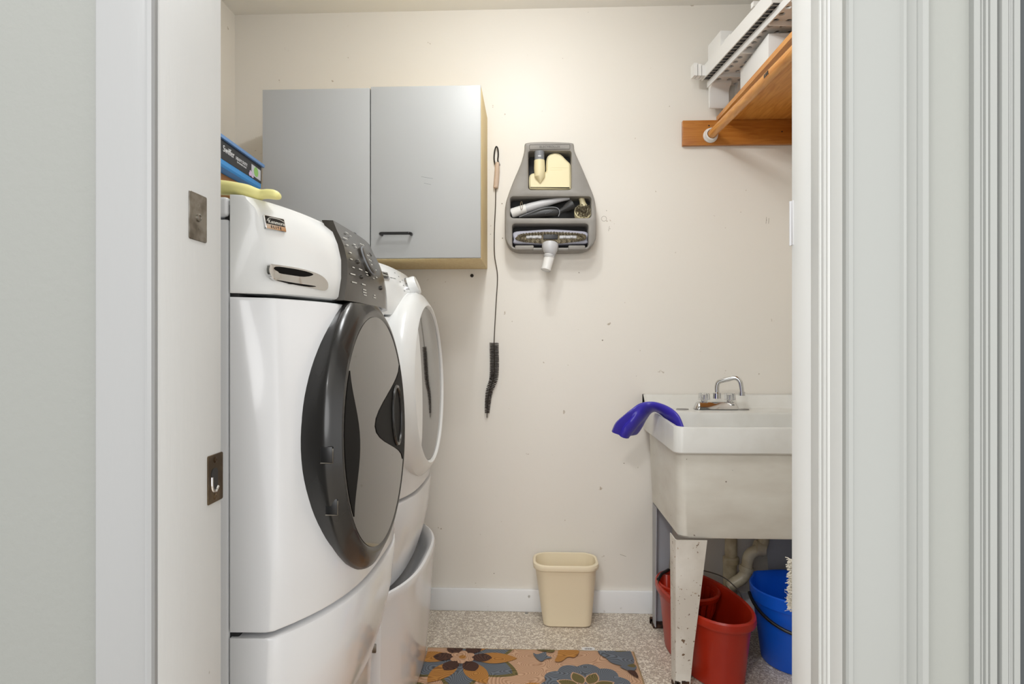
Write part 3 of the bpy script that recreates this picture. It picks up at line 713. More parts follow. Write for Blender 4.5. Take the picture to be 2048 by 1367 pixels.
# black brush tool
Yk = WB - 0.074
tl = thing('dusting_brush', 'black elongated dusting brush below the pale crevice tool', 'vacuum tool', c3(640, 748, Yk))
b = MB(); sect = []
for u, v, w in ((420, 742, .004), (520, 722, .011), (640, 702, .016), (720, 698, .0165), (755, 700, .012), (765, 702, .004)):
    p = c3(u, v, Yk); sect.append([p + Vector((0.30 * w * math.cos(a) * 0.4, 0.9 * w * math.sin(a) * 0.9, w * math.cos(a))) for a in [2 * PI * k / 16 for k in range(16)]])
b.loft(sect); b.build('brush_head', M['darkgrey'], tl)
b = MB(); rim = smooth_poly([(420, 742), (520, 702), (620, 668), (700, 658), (750, 668), (766, 702), (755, 738)], 4, False); b.tube([c3(u, v, Yk - 0.014) for u, v in rim], 0.0018, 6); b.build('rim', M['midgrey'], tl)
b = MB(); b.tube([c3(755, 700, Yk), c3(800, 678, Yk), c3(830, 660, Yk), c3(880, 630, Yk)], [0.008, 0.010, 0.016, 0.0185], 16); b.build('neck', M['darkgrey'], tl)
b = MB()
for i in range(6):
    p = c3(644 + 12 * i, 716 - 5 * i, Yk - 0.0155); b.tube([p, p + Vector((0.0012, -0.001, 0.0022))], 0.0009, 5)
b.build('bristle_tuft', M['midgrey'], tl)
# round brush
Yr = WB - 0.062
tl = thing('round_brush', 'cream ringed round brush at the right end of the middle opening', 'vacuum tool', c3(965, 745, Yr))
ctr = c3(963, 702, Yr); RF = frame(ctr, (1, 0, -0.15), (0.10, 0.45, 1))
b = MB(); b.lathe([(0.031, -0.020), (0.033, -0.004), (0.033, 0.004), (0.031, 0.006), (0.028, 0.004), (0.0001, 0.002)], RF, 32); b.build('ring', M['cream'], tl)
b = MB()
for i in range(330):
    r = 0.028 * math.sqrt(random.random()); a = random.random() * 2 * PI; u, v = r * math.cos(a), r * math.sin(a)
    b.tube([RF @ Vector((u, v, 0.002)), RF @ Vector((u * 1.12 + random.uniform(-.002, .002), v * 1.12 + random.uniform(-.002, .002), 0.0165))], [0.0011, 0.0007], 4)
o = b.build('bristles', M['bristle'], tl)
b = MB(); b.tube([c3(968, 650, Yr + 0.012), c3(962, 620, Yr + 0.010), c3(955, 590, Yr + 0.008), c3(950, 580, Yr + 0.008)], [0.016, 0.012, 0.0105, 0.0105], 16); b.build('neck', M['cream'], tl)
# floor brush
Yb = CFY + 0.012
tl = thing('floor_brush', 'lavender grey floor brush with long bristle pad clipped in the bottom opening', 'vacuum tool', c3(690, 1000, Yb))
sh = smooth_poly([(376, 872), (500, 858), (690, 848), (880, 858), (998, 872), (1000, 930), (996, 966), (880, 972), (690, 976), (500, 972), (380, 966), (374, 930)], 4)
b = MB(); b.prism([cp(u, v, Yb) for u, v in sh], lambda u, v, d: Vector((u, d, v)), WB - 0.02, Yb, 0.004); b.build('shell', M['lavender'], tl)
pad = smooth_poly([(395, 920), (440, 890), (560, 876), (690, 872), (820, 876), (940, 886), (985, 905), (980, 935), (900, 955), (690, 972), (480, 958), (410, 942)], 5)
padw = [cp(u, v, Yb) for u, v in pad]; inn = [cp(u, v, Yb) for u, v in smooth_poly([(470, 915), (600, 900), (690, 897), (800, 900), (930, 912), (800, 930), (690, 934), (590, 930)], 6)]
b = MB(); b.prism(padw, lambda u, v, d: Vector((u, d, v)), Yb - 0.0002, Yb - 0.003, 0.001); b.build('bristle_base', M['bristle'], tl)
b = MB(); pr = []
for i in range(2600):
    k = random.randrange(len(padw)); t = random.uniform(0.0, 0.42); px_, pz_ = padw[k]; cxx = min(max(px_, cp(520, 0)[0]), cp(870, 0)[0]); czz = cp(0, 918)[1]
    x = px_ + (cxx - px_) * t * 0.5 + random.uniform(-.003, .003); z = pz_ + (czz - pz_) * t * 1.1
    b.tube([Vector((x, Yb - 0.0028, z)), Vector((x + random.uniform(-.0025, .0025), Yb - 0.010 + random.uniform(-.002, .002), z + random.uniform(-.002, .002)))], [0.0011, 0.0007], 4)
b.build('bristles', M['bristle'], tl)
b = MB(); a0, a1 = cp(626, 934, Yb), cp(750, 892, Yb); b.box(a0[0], a1[0], Yb - 0.008, Yb - 0.002, a0[1], a1[1], 0.0015); b.build('throat', M['darkgrey'], tl)
for (u0, u1) in ((480, 612), (764, 910)):
    b = MB(); a0, a1 = cp(u0, 928, Yb), cp(u1, 902, Yb); b.box(a0[0], a1[0], Yb - 0.007, Yb - 0.002, a0[1], a1[1], 0.0015)
    for k in range(2):
        q = cp(u0 + (u1 - u0) * (0.3 + 0.4 * k), 915, Yb); b.lathe([(0.0055, 0), (0.0055, 0.004), (0.003, 0.006), (0.0001, 0.006)], frame((q[0], Yb - 0.006, q[1]), (1, 0, 0), (0, 0, 1)), 14)
    b.build('pivot_plate', M['ltgrey'], tl)
Ye = CFY - 0.012
b = MB(); b.tube([c3(686, 978, Ye + .008), c3(685, 1000, Ye + .004), c3(684, 1025, Ye), c3(684, 1050, Ye), c3(680, 1064, Ye)], [0.031, 0.032, 0.029, 0.023, 0.0185], 24); nk = b.build('swivel_neck', M['ltgrey'], tl)
b = MB(); b.tube([c3(680, 1060, Ye), c3(676, 1090, Ye), c3(660, 1150, Ye - 0.003), c3(648, 1196, Ye - 0.008)], [0.0195, 0.0205, 0.019, 0.0185], 24, False)
b.tube([c3(649, 1194, Ye - 0.008), c3(676, 1092, Ye)], 0.0165, 24, True); b.build('elbow_tube', M['shelfwhite'], tl)
for v, r in ((1070, .0215), (1082, .0215)):
    b = MB(); p = c3(679 - (v - 1070) * .2, v, Ye); b.tube([p + Vector((r * math.cos(a), r * math.sin(a), -0.002 * math.cos(a))) for a in [2 * PI * k / 24 for k in range(25)]], 0.0013, 6); b.build('collar', M['ltgrey'], nk)

# ------------------------------------------------------------------ long brush hanging on the wall
YB_ = WB - 0.012
def bp(u, v, dy=0.0): return at(950 + u / 2.17, 270 + v / 2.17, YB_ + dy)
tl = thing('flue_brush', 'long wire-shafted cleaning brush with wooden handle hung left of the tool caddy', 'brush', bp(52, 1225))
loop = smooth_poly([(88, 128), (83, 105), (85, 70), (92, 50), (99, 60), (101, 85), (99, 110), (106, 130), (98, 135)], 4, False)
b = MB(); b.tube([bp(u, v) for u, v in loop], 0.0028, 8); b.build('hanging_loop', M['darkwire'], tl)
b = MB(); b.tube([bp(98, 118), bp(97, 124), bp(96, 160), bp(93, 200), bp(90, 228), bp(90, 232)], [0.006, 0.0088, 0.0105, 0.0105, 0.010, 0.006], 16); b.build('handle', M['palewood'], tl)
sh = smooth_poly([(90, 230), (89, 300), (84, 420), (85, 520), (96, 590), (97, 640), (92, 720), (86, 830), (83, 900), (84, 960), (84, 1010), (80, 1060), (62, 1110), (54, 1180), (52, 1225)], 5, False)
shp = [bp(u, v) for u, v in sh]
b = MB(); b.tube(shp, 0.0021, 6); b.build('wire_shaft', M['wire'], tl)
b = MB(); L = [i for i in range(len(sh)) if sh[i][1] >= 900]; n = 0
tot = 46
for k in range(tot):
    t = k / (tot - 1); v = 903 + t * 300
    j = max(i for i in range(len(sh)) if sh[i][1] <= v); j = min(j, len(sh) - 2)
    f = (v - sh[j][1]) / max(1e-6, sh[j + 1][1] - sh[j][1]); c = shp[j].lerp(shp[j + 1], min(1, f)); tn = (shp[j + 1] - shp[j]).normalized()
    R = 0.0185 if t < 0.45 else 0.0185 - (t - 0.45) * 0.016
    u = tn.cross(Vector((0, 1, 0))).normalized(); w = tn.cross(u)
    for q in range(18):
        a = 2 * PI * (q / 18 + k * 0.031); dirv = u * math.cos(a) + w * math.sin(a); e = c + dirv * R + tn * random.uniform(-.0012, .0012)
        if e.y > WB - 0.001: e.y = WB - 0.001
        b.tube([c, e], [0.0014, 0.0009], 4)
b.build('bristles', M['bristleblack'], tl)

# ------------------------------------------------------------------ pine shelf, hanging rod and what lies on the shelf
SX = at(1432.5, 240, WB).x; SZ = at(1500, 242, WB).z
lx0 = at(1363, 270, WB).x; lz0, lz1 = at(1400, 293, WB).z, SZ - 0.0005
t = thing('closet_shelf', 'varnished pine shelf on a wall ledger, upper right of the room', 'shelf', ((SX + WR) / 2, 1.7, lz0))
MB().prism([(SX, WB - .002), (SX + 0.033, 0.76), (WR - .002, 0.76), (WR - .002, WB - .002)], lambda u, v, d: Vector((u, v, d)), SZ, SZ + 0.019, 0.0015).build('shelf_board', M['pine'], t)
b = MB(); b.box(lx0, WR - 0.002, WB - 0.02, WB - 0.001, lz0, lz1, 0.002); lg = b.build('wall_ledger', M['pinex'], t)
b = MB(); b.box(WR - 0.02, WR - 0.001, 0.78, WB - 0.021, lz0, lz1, 0.002); b.build('wall_ledger', M['pine'], t)
for (u, v) in ((1418, 251), (1564, 263)):
    p = at(u, v, WB - 0.0202); b = MB(); b.lathe([(0.003, 0), (0.0001, 0.0008)], frame(p, (1, 0, 0), (0, 0, 1)), 12); b.build('nail_head', M['black'], lg)
rc = at(1423.5, 268, WB - 0.04)
t = thing('closet_rod', 'round pine hanging rod in a white socket under the shelf edge', 'rod', (rc.x, 1.7, rc.z - 0.018))
b = MB(); b.tube([(rc.x, WB - 0.022, rc.z), (rc.x + 0.068, 0.76, rc.z)], 0.0165, 24); b.build('rod', M['pine'], t)
b = MB(); b.lathe([(0.0285, 0), (0.0285, 0.006), (0.026, 0.009), (0.024, 0.024), (0.0215, 0.026), (0.018, 0.025), (0.018, 0.004)], frame((rc.x, WB - 0.0205, rc.z), (1, 0, 0), (0, 0, 1)), 32); b.build('rod_socket', M['shelfwhite'], t)
ps = at(1547, 152, 1.85); b = MB()
for k in range(3): b.box(rc.x + 0.0048, rc.x + 0.0078, 1.93 - 0.012 * k, 1.938 - 0.012 * k, rc.z - 0.006, rc.z + 0.004)
b.build('sticker_bar', M['black'], t)
ST = SZ + 0.0192
# white carton on the shelf
b = MB(); b.box(0.756, 1.00, 2.03, 2.30, ST, ST + 0.094, 0.002); tag(b.build('carton', M['carton']), 'plain white box on the pine shelf below the perforated tray', 'box')
# perforated tray with curled end feet
def tray():
    ang = math.radians(6.0); O = Vector((0.690, 2.475, 0)); X = Vector((math.cos(ang), math.sin(ang), 0)); Yv = Vector((-math.sin(ang), math.cos(ang), 0))
    L, W, z0 = 0.66, 0.29, ST + 0.112
    G = lambda a, b_, z: O + X * a - Yv * b_ + Vector((0, 0, z))
    t = thing('shelf_tray', 'white perforated plastic tray with curled feet on the pine shelf', 'tray', G(W / 2, L / 2, ST))
    ny, nx = 18, 7
    ou = [(0, 0), (W, 0), (W, L), (0, L)]
    b = MB(); bm = b.bm
    dx, dy = W / nx, L / ny; r = 0.0095
    for iz, z in enumerate((z0, z0 + 0.006)):
        for i in range(nx):
            for j in range(ny):
                cx_, cy_ = (i + .5) * dx, (j + .5) * dy
                sq = []
                for k in range(16):
                    a = 2 * PI * k / 16 + PI / 4; ca, sa = math.cos(a), math.sin(a); m = max(abs(ca), abs(sa)); sq.append((cx_ + ca / m * dx / 2, cy_ + sa / m * dy / 2))
                ci = [(cx_ + r * math.cos(2 * PI * k / 16 + PI / 4), cy_ + r * math.sin(2 * PI * k / 16 + PI / 4)) for k in range(16)]
                so = [bm.verts.new(G(p[0], p[1], z)) for p in sq]; si = [bm.verts.new(G(p[0], p[1], z)) for p in ci]
                for k in range(16): bm.faces.new([so[k], so[(k + 1) % 16], si[(k + 1) % 16], si[k]])
                if iz == 0:
                    s2 = [bm.verts.new(G(p[0], p[1], z0 + 0.006)) for p in ci]
                    for k in range(16): bm.faces.new([si[k], si[(k + 1) % 16], s2[(k + 1) % 16], s2[k]])
    for a, c in ((0, 1), (1, 2), (2, 3), (3, 0)):
        pa, pc = ou[a], ou[c]; q = [bm.verts.new(G(p[0], p[1], z)) for p, z in ((pa, z0), (pc, z0), (pc, z0 + 0.006), (pa, z0 + 0.006))]; bm.faces.new(q)
    bmesh.ops.remove_doubles(bm, verts=list(bm.verts), dist=1e-5)
    b.build('perforated_top', M['shelfwhite'], t)
    # rim along the front edge and cross ribs
    b = MB(); b.loft([[G(-0.004, s, z0 - 0.012), G(0.0, s, z0 - 0.012), G(0.0, s, z0 + 0.012), G(-0.004, s, z0 + 0.012)] for s in (0, L)]); b.build('front_rim', M['shelfwhite'], t)
    for s in (0.11, 0.30, 0.49):
        b = MB(); b.loft([[G(a, s - .002, z0 - .014), G(a, s + .002, z0 - .014), G(a, s + .002, z0), G(a, s - .002, z0)] for a in (0.0, W)]); b.build('rib', M['shelfwhite'], t)
    # curled feet: three hook-shaped plates at each end
    def foot(s0, sgn, zdrop):
        for k in range(3):
            a0 = 0.0 + 0.105 * k
            pr = smooth_poly([(0.0, 0.006), (0.030, 0.000), (0.040, -0.03), (0.037, -zdrop), (0.024, -zdrop - 0.002), (0.022, -0.035), (0.012, -0.016), (0.0, -0.010)], 3)
            b = MB(); b.loft([[G(a, s0 + sgn * (u - 0.03), z0 + v) for u, v in pr] for a in (a0, a0 + 0.075)]); b.build('foot', M['shelfwhite'], t)
    foot(0.012, -1, 0.088); foot(L - 0.012, 1, 0.085)
    return t, G, z0, L, W
tr, G, z0, L, W = tray()
# long slotted box lying on the tray
t = thing('slotted_case', 'long white flat case with dark slotted underside on the perforated tray', 'case', G(0.1, 0.3, z0 + 0.012))
zc = z0 + 0.0125; x0, x1, s0, s1 = -0.028, 0.20, 0.005, 0.565
def gbox(b, a0, a1, t0, t1, za, zb):
    b.loft([[G(a0, t0, z), G(a1, t0, z), G(a1, t1, z), G(a0, t1, z)] for z in (za, zb)])
b = MB(); gbox(b, x0, x1, s0, s1, zc + 0.004, zc + 0.050); gbox(b, x0, x0 + 0.004, s0, s1, zc, zc + 0.004); b.build('body', M['shelfwhite'], t)
b = MB(); gbox(b, x0 + 0.004, x1, s0 + 0.004, s1 - 0.004, zc + 0.0028, zc + 0.0042); b.build('grille', M['black'], t)
b = MB()
for k in range(24): gbox(b, x0 + 0.004, x1, s0 + 0.012 + 0.0232 * k, s0 + 0.0165 + 0.0232 * k, zc + 0.0005, zc + 0.003)
b.build('slat', M['caddy'], t)
for k, s in enumerate((0.44, 0.50)):
    b = MB(); gbox(b, x0 - 0.006, x0 + 0.02, s, s + 0.018 + 0.01 * k, zc + 0.050, zc + 0.066); b.build('catch', M['shelfwhite'], t)
b = MB(); gbox(b, x0 + 0.016, 0.18, 0.03, 0.15, zc + 0.0505, zc + 0.125); gbox(b, x0 + 0.03, 0.16, 0.15, 0.20, zc + 0.0505, zc + 0.09)
tag(b.build('small_box', M['shelfwhite']), 'small white plastic box standing on the far end of the slotted case', 'box')
b = MB()
for k in range(3): gbox(b, x0 - 0.044 + 0.0155 * k, x0 - 0.031 + 0.0155 * k, 0.008, 0.045, zc + 0.004, zc + 0.052 - 0.004 * k)
gbox(b, x0 - 0.042, x0 - 0.0005, 0.016, 0.036, zc + 0.012, zc + 0.035)
b.build('end_clip', M['shelfwhite'], t)

# ------------------------------------------------------------------ laundry sink
X0, X1, Y0, Y1, ZR, ZA = 0.441, 1.027, 1.945, 2.505, 0.812, 0.731
t = thing('laundry_sink', 'white free-standing laundry tub on rusty metal legs at the right', 'sink', ((X0 + X1) / 2, 2.2, 0.001))
def R3(x0, x1, y0, y1, r, z, n=6): return [Vector((u, v, z)) for u, v in rrect(x0, x1, y0, y1, r, n)]
b = MB()
def ztop(L, z):                      # deck rises a little towards the back
    out = []
    for p in L:
        q = p.copy(); k = max(0, (q.y - 2.30) / 0.2); q.z = z + 0.016 * min(1, k) if q.y > 2.30 else z; out.append(q)
    return out
loops = [R3(X0 + .008, X1 - .008, Y0 + .008, Y1, .022, ZA + .003), R3(X0 + .003, X1 - .003, Y0 + .003, Y1, .026, ZA), R3(X0, X1, Y0, Y1, .028, ZA + 0.004), R3(X0 + .002, X1 - .002, Y0 + .002, Y1, .028, ZR - 0.004), ztop(R3(X0 + .004, X1 - .004, Y0 + .004, Y1 - 0.0, .026, ZR), ZR),
         ztop(R3(X0 + .016, X1 - .016, Y0 + .016, 2.335, .030, ZR), ZR), R3(X0 + .020, X1 - .020, Y0 + .020, 2.330, .03, ZR - 0.006), R3(X0 + .035, X1 - .035, Y0 + .035, 2.315, .04, 0.56), R3(X0 + .06, X1 - .06, Y0 + .06, 2.29, .05, 0.52)]
b.loft(loops, True, False, True); b.build('rim_and_bowl', M['tub'], t)
b = MB(); b.loft([[Vector((x, y, z)) for y, z in ((2.425, ZR + .006), (2.455, 0.838), (2.482, 0.864), (2.488, 0.868), (2.503, 0.868), (2.503, ZR))] for x in (X0, X1)]); b.build('backsplash', M['tub'], t)
for x in (X0, X1 - 0.008):
    b = MB(); b.loft([[Vector((xx, y, z)) for y, z in ((2.37, ZR + .004), (2.43, 0.836), (2.484, 0.868), (2.503, 0.868), (2.503, ZR))] for xx in (x, x + 0.008)]); b.build('side_lip', M['tub'], t)
b = MB(); b.loft([R3(X0 + .010, X1 - .010, Y0 + .012, 2.44, .03, ZA + 0.02), R3(X0 + .014, X1 - .014, Y0 + .018, 2.43, .03, 0.60), R3(X0 + .018, X1 - .018, Y0 + .024, 2.42, .03, 0.472), R3(X0 + .024, X1 - .024, Y0 + .030, 2.415, .03, 0.464)], True, False, True); b.build('tub_body', M['tubbody'], t)
def leg(x, sx, y, sy, wtop, wbot, dtop, m1):
    b = MB(); zt_ = 0.463 if True else 0; th = 0.003
    b.mi = 0
    # one bent sheet: a plate across the front (or back) and one along the side, tapering down
    L = []
    for z, w, d in ((0.012, wbot, dtop * .75), (0.12, wbot + (wtop - wbot) * .2, dtop * .8), (zt_, wtop, dtop)):
        q = [(w, 0), (0.006, 0), (0.002, 0.002), (0, 0.006), (0, d), (th, d), (th, 0.007), (0.007, th), (w, th)]
        L.append([Vector((x + sx * u, y + sy * v, z)) for u, v in q])
    b.loft(L)
    o = b.build('leg', m1, t, smooth=30)
    b = MB()
    for i in range(10):
        u = random.uniform(-0.004, wbot + 0.002); b.box(x + sx * u - 0.006, x + sx * u + 0.006, y - 0.0012, y + 0.0042, 0.001, random.uniform(0.014, 0.03), 0.001)
    b.box(min(x - sx * .004, x + sx * (wbot + .006)), max(x - sx * .004, x + sx * (wbot + .006)), min(y, y + sy * 0.04), max(y, y + sy * .04), 0.0, 0.012, 0.002)
    b.build('rusty_foot', M['rust'], o)
leg(0.4455, 1, 1.957, 1, 0.098, 0.045, 0.075, M['leg'])
leg(1.022, -1, 1.957, 1, 0.098, 0.045, 0.075, M['leg'])
leg(0.462, 1, 2.412, -1, 0.085, 0.045, 0.075, M['leggrey'])
leg(1.010, -1, 2.412, -1, 0.13, 0.10, 0.075, M['leggrey'])
# moulded soap hollows on the deck
for (u, v) in ((1365, 805), (1486, 804)):
    p = Vector((at(u, v, 2.39).x, 2.392, 0.8195)); b = MB(); b.loft([[p + Vector((r * 0.024 * math.cos(a), r * 0.010 * math.sin(a), h)) for a in [2 * PI * k / 20 for k in range(20)]] for r, h in ((1, 0.0), (0.92, 0.0035), (0.6, 0.002), (0.01, 0.001))]); b.build('soap_hollow', M['caddy'], t)
# faucet
fy = 2.405; F0 = at(1434.5, 809, fy - 0.02); fz = 0.8205
t = thing('faucet', 'chrome swivel-spout faucet with two clear knobs on the laundry tub', 'faucet', (F0.x, fy, fz))
fx0, fx1 = at(1390, 800, fy - .02).x, at(1480, 800, fy - .02).x
b = MB(); b.loft([R3(fx0, fx1, fy - .024, fy + .024, .02, fz + 0.001), R3(fx0 + .001, fx1 - .001, fy - .023, fy + .023, .02, fz + 0.006), R3(fx0 + .010, fx1 - .010, fy - .016, fy + .016, .012, fz + 0.024), R3(fx0 + .014, fx1 - .014, fy - .012, fy + .012, .010, fz + 0.027)]); b.build('base_plate', M['chrome'], t)
for px in (1408, 1459.5):
    hx = at(px, 780, fy).x
    b = MB(); b.lathe([(0.012, 0.022), (0.012, 0.030), (0.007, 0.034), (0.006, 0.052), (0.0001, 0.053)], Matrix.Translation((hx, fy, fz)), 20); b.build('stem', M['chrome'], t)
    b = MB(); sg = 24
    def kl(r, h): return [Vector((hx + (r + 0.0016 * math.cos(6 * a)) * math.cos(a), fy + (r + 0.0016 * math.cos(6 * a)) * math.sin(a), fz + h)) for a in [2 * PI * k / 48 for k in range(48)]]
    b.loft([kl(0.0185, 0.034), kl(0.0205, 0.037), kl(0.019, 0.056), kl(0.0165, 0.060), kl(0.008, 0.0605)]); b.build('knob', M['clear'], t)
def fp(u, v): return at(1200 + u / 3.798, 720 + v / 3.798, fy - 0.012)
sp = smooth_poly([(888, 282), (888, 240), (888, 200), (897, 168), (925, 153), (970, 140), (1008, 131), (1030, 140), (1045, 165), (1053, 215), (1056, 258)], 4, False)
b = MB(); n = len(sp); pts = []
for i, (u, v) in enumerate(sp):
    p = fp(u, v); k = max(0, (u - 890) / 170.0); pts.append(p + Vector((0, -0.035 * k, 0)))
b.tube(pts, 0.0085, 18); s_ = b.build('spout', M['chrome'], t)
b = MB(); p = fp(888, 282); b.lathe([(0.0145, -0.004), (0.0145, 0.016), (0.012, 0.019), (0.0095, 0.020)], Matrix.Translation(p), 20); b.build('collar', M['chrome'], t)
b = MB(); b.tube([pts[-1] + Vector((0, 0, .012)), pts[-1] - Vector((0, 0, 0.002))], 0.0112, 18); b.build('aerator', M['chrome'], s_)
# drain pipes
px1 = at(1462, 1100, 2.40)
t = thing('drain_standpipe', 'straight cream drain pipe with slip nut under the laundry tub', 'pipe', (px1.x, 2.40, 0))
b = MB(); b.tube([(px1.x, 2.40, 0.46), (px1.x, 2.40, 0.24)], 0.0225, 20); b.build('upper_pipe', M['pvc'], t)
zz = at(1462, 1118, 2.40).z
b = MB(); b.lathe([(0.027, -.014), (0.031, -.012), (0.031, .006), (0.029, .010), (0.024, .013)], Matrix.Translation((px1.x, 2.40, zz)), 12); b.build('slip_nut', M['pvc'], t)
b = MB(); b.tube([(px1.x - .004, 2.40, zz - .012), (px1.x - .003, 2.40, 0.001)], 0.0255, 20); b.build('lower_pipe', M['pvc'], t)
def dp(u, v, Y=2.34): return at(1260 + u / 4.18, 1040 + v / 4.18, Y)
t = thing('drain_trap', 'curved yellowed drain trap elbow beside the straight pipe under the tub', 'pipe', dp(1000, 500))
b = MB(); b.tube([dp(u, v) for u, v in smooth_poly([(1120, 120), (1110, 190), (1080, 240), (1020, 270), (990, 310), (975, 400)], 4, False)], 0.0205, 18); b.build('elbow', M['pvc'], t)
b = MB(); b.tube([dp(1045, 225), dp(1105, 235), dp(1120, 238)], [0.027, 0.029, 0.027], 16); b.build('slip_nut', M['pvc'], t)
b = MB(); b.tube([dp(978, 385), dp(974, 402), dp(970, 425)], [0.025, 0.027, 0.025], 16); b.build('slip_nut', M['pvc'], t)
b = MB(); b.tube([dp(972, 420), dp(960, 455), dp(930, 490), dp(880, 520), dp(820, 560)], 0.0215, 18); b.build('lower_bend', M['pvc'], t)

# blue rubber glove over the left rim
def section(c, hw, th, up, n=20, fold=0.0, ph=0.0):
    c = Vector(c); out = []
    for k in range(n):
        a = 2 * PI * k / n; q = 1 + fold * math.cos(3 * a + ph)
        out.append(c + hw * math.cos(a) * q + up * th * math.sin(a) * q)
    return out
secs = [((1231, 868, 2.20), (1261, 869, 2.27), .022, 0.34), ((1238, 850, 2.19), (1270, 866, 2.27), .021, 0.34), ((1254, 833, 2.19), (1282, 851, 2.27), .018, 0.30), ((1268, 820, 2.19), (1292, 836, 2.28), .018, 0.18), ((1282, 809, 2.20), (1301, 825, 2.28), .015, 0.10),
        ((1302, 806, 2.20), (1311, 821, 2.26), .014, 0.05), ((1322, 809, 2.17), (1322, 827, 2.24), .013, 0.05), ((1342, 818, 2.13), (1332, 837, 2.21), .013, 0.05), ((1357, 832, 2.10), (1340, 850, 2.18), .012, 0.05), ((1368, 858, 2.08), (1347, 868, 2.16), .011, 0.05)]
loops = []
for i, (a, c, th, fo) in enumerate(secs):
    p, q = at(*a), at(*c); pn = at(*secs[min(i + 1, len(secs) - 1)][0]); pp = at(*secs[max(i - 1, 0)][0]); tn = (pn - pp).normalized()
    hw = (q - p) / 2; up = hw.cross(tn).normalized(); loops.append(section((p + q) / 2, hw, th, up, 24, fo, 0.6))
lp = []
for k in range(24):
    lp.append(smooth_poly([tuple(L[k]) for L in loops], 4, False))
loops2 = [[Vector(lp[k][i]) for k in range(24)] for i in range(len(lp[0]))]
b = MB(); b.loft(loops2)
tag(b.build('rubber_glove', M['blueglove'], smooth=60), 'dark blue rubber glove draped over the left rim of the laundry tub', 'glove')

# ------------------------------------------------------------------ buckets
def oval(c, la, lb, ang, n=48, p=2.3):
    out = []
    for k in range(n):
        a = 2 * PI * k / n; u = la * math.copysign(abs(math.cos(a)) ** (2 / p), math.cos(a)); v = lb * math.copysign(abs(math.sin(a)) ** (2 / p), math.sin(a))
        out.append((c[0] + u * math.cos(ang) - v * math.sin(ang), c[1] + u * math.sin(ang) + v * math.cos(ang)))
    return out
RC = (0.576, 2.138); RA = math.radians(-76); RT = 0.226
t = thing('mop_bucket', 'red oval mop bucket with wringer basket behind the tub leg', 'bucket', (RC[0], RC[1], 0))
def ov(la, lb, z): return [Vector((x, y, z)) for x, y in oval(RC, la * .955, lb * .93, RA)]
b = MB(); b.loft([ov(.198, .092, 0.001), ov(.204, .097, 0.006), ov(.232, .113, 0.195), ov(.246, .126, 0.198), ov(.249, .129, 0.206), ov(.247, .127, 0.221), ov(.242, .122, RT), ov(.234, .114, 0.223), ov(.228, .108, 0.19), ov(.200, .093, 0.012)], True, True, True)
rb = b.build('body', M['red'], t); 
# pouring spout at the far left end
b = MB(); c = Vector((0.488, 2.245, 0)); sp_ = []
for r, z in ((.030, .12), (.045, .196), (.052, .212), (.050, .224), (.042, .226), (.034, .205), (.024, .14)):
    sp_.append([c + Vector((r * .75 * math.cos(a), r * 1.5 * math.sin(a), z)) for a in [2 * PI * k / 24 for k in range(24)]])
b.loft(sp_, True, True, True); b.build('spout', M['red'], t)
# wringer: slotted basket in the far half
WC = (0.552, 2.232)
wr = MB(); seg = 40
def wl(r, z): return [Vector((x, y, z)) for x, y in oval(WC, r * 0.97, r * 0.80, RA, seg, 2.1)]
wr.loft([wl(.124, .216), wl(.128, .212), wl(.122, .196), wl(.114, .192), wl(.114, .206), wl(.118, .216), wl(.124, .216)], True, False, False)
wo = wr.build('wringer_rim', M['red'], t)
b = MB(); n = 22
for k in range(n):
    a0, a1 = 2 * PI * (k - 0.30) / n, 2 * PI * (k + 0.30) / n
    def wp(a, r, z): 
        u, v = r * .96 * math.cos(a), r * .80 * math.sin(a); return Vector((WC[0] + u * math.cos(RA) - v * math.sin(RA), WC[1] + u * math.sin(RA) + v * math.cos(RA), z))
    b.loft([[wp(a0, r, z), wp(a1, r, z), wp(a1, r - .006, z), wp(a0, r - .006, z)] for r, z in ((.118, .198), (.108, .15), (.088, .10), (.062, .085))])
b.build('wringer_slat', M['red'], t)
b = MB(); b.loft([wl(.075, .082), wl(.075, .092)], True); 
b.build('wringer_base', M['red'], t)
b = MB(); n = 7
for k in range(n):                   # raised inner fins of the press cone
    a = 2 * PI * k / n; b.loft([[wp(a - .2, r, z), wp(a + .2, r, z), wp(a + .2, r - .008, z), wp(a - .2, r - .008, z)] for r, z in ((.062, .09), (.052, .15), (.038, .185))])
b.build('press_fin', M['red'], t)
b = MB(); e0, e1 = Vector((0.468, 2.150, 0.205)), Vector((0.700, 2.060, 0.200))
hp_ = smooth_poly([tuple(Vector((0.452, 2.20, 0.190))), (0.446, 2.22, 0.22), (0.462, 2.27, 0.236), (0.52, 2.345, 0.234), (0.60, 2.352, 0.234), (0.68, 2.29, 0.233), (0.708, 2.20, 0.225), (0.708, 2.13, 0.212)], 5, False)
b.tube(hp_, 0.002, 8); hd = b.build('wire_handle', M['wire'], t)
b = MB(); b.tube([hp_[8], hp_[11], hp_[14]], 0.006, 10); b.build('handle_grip', M['black'], hd)
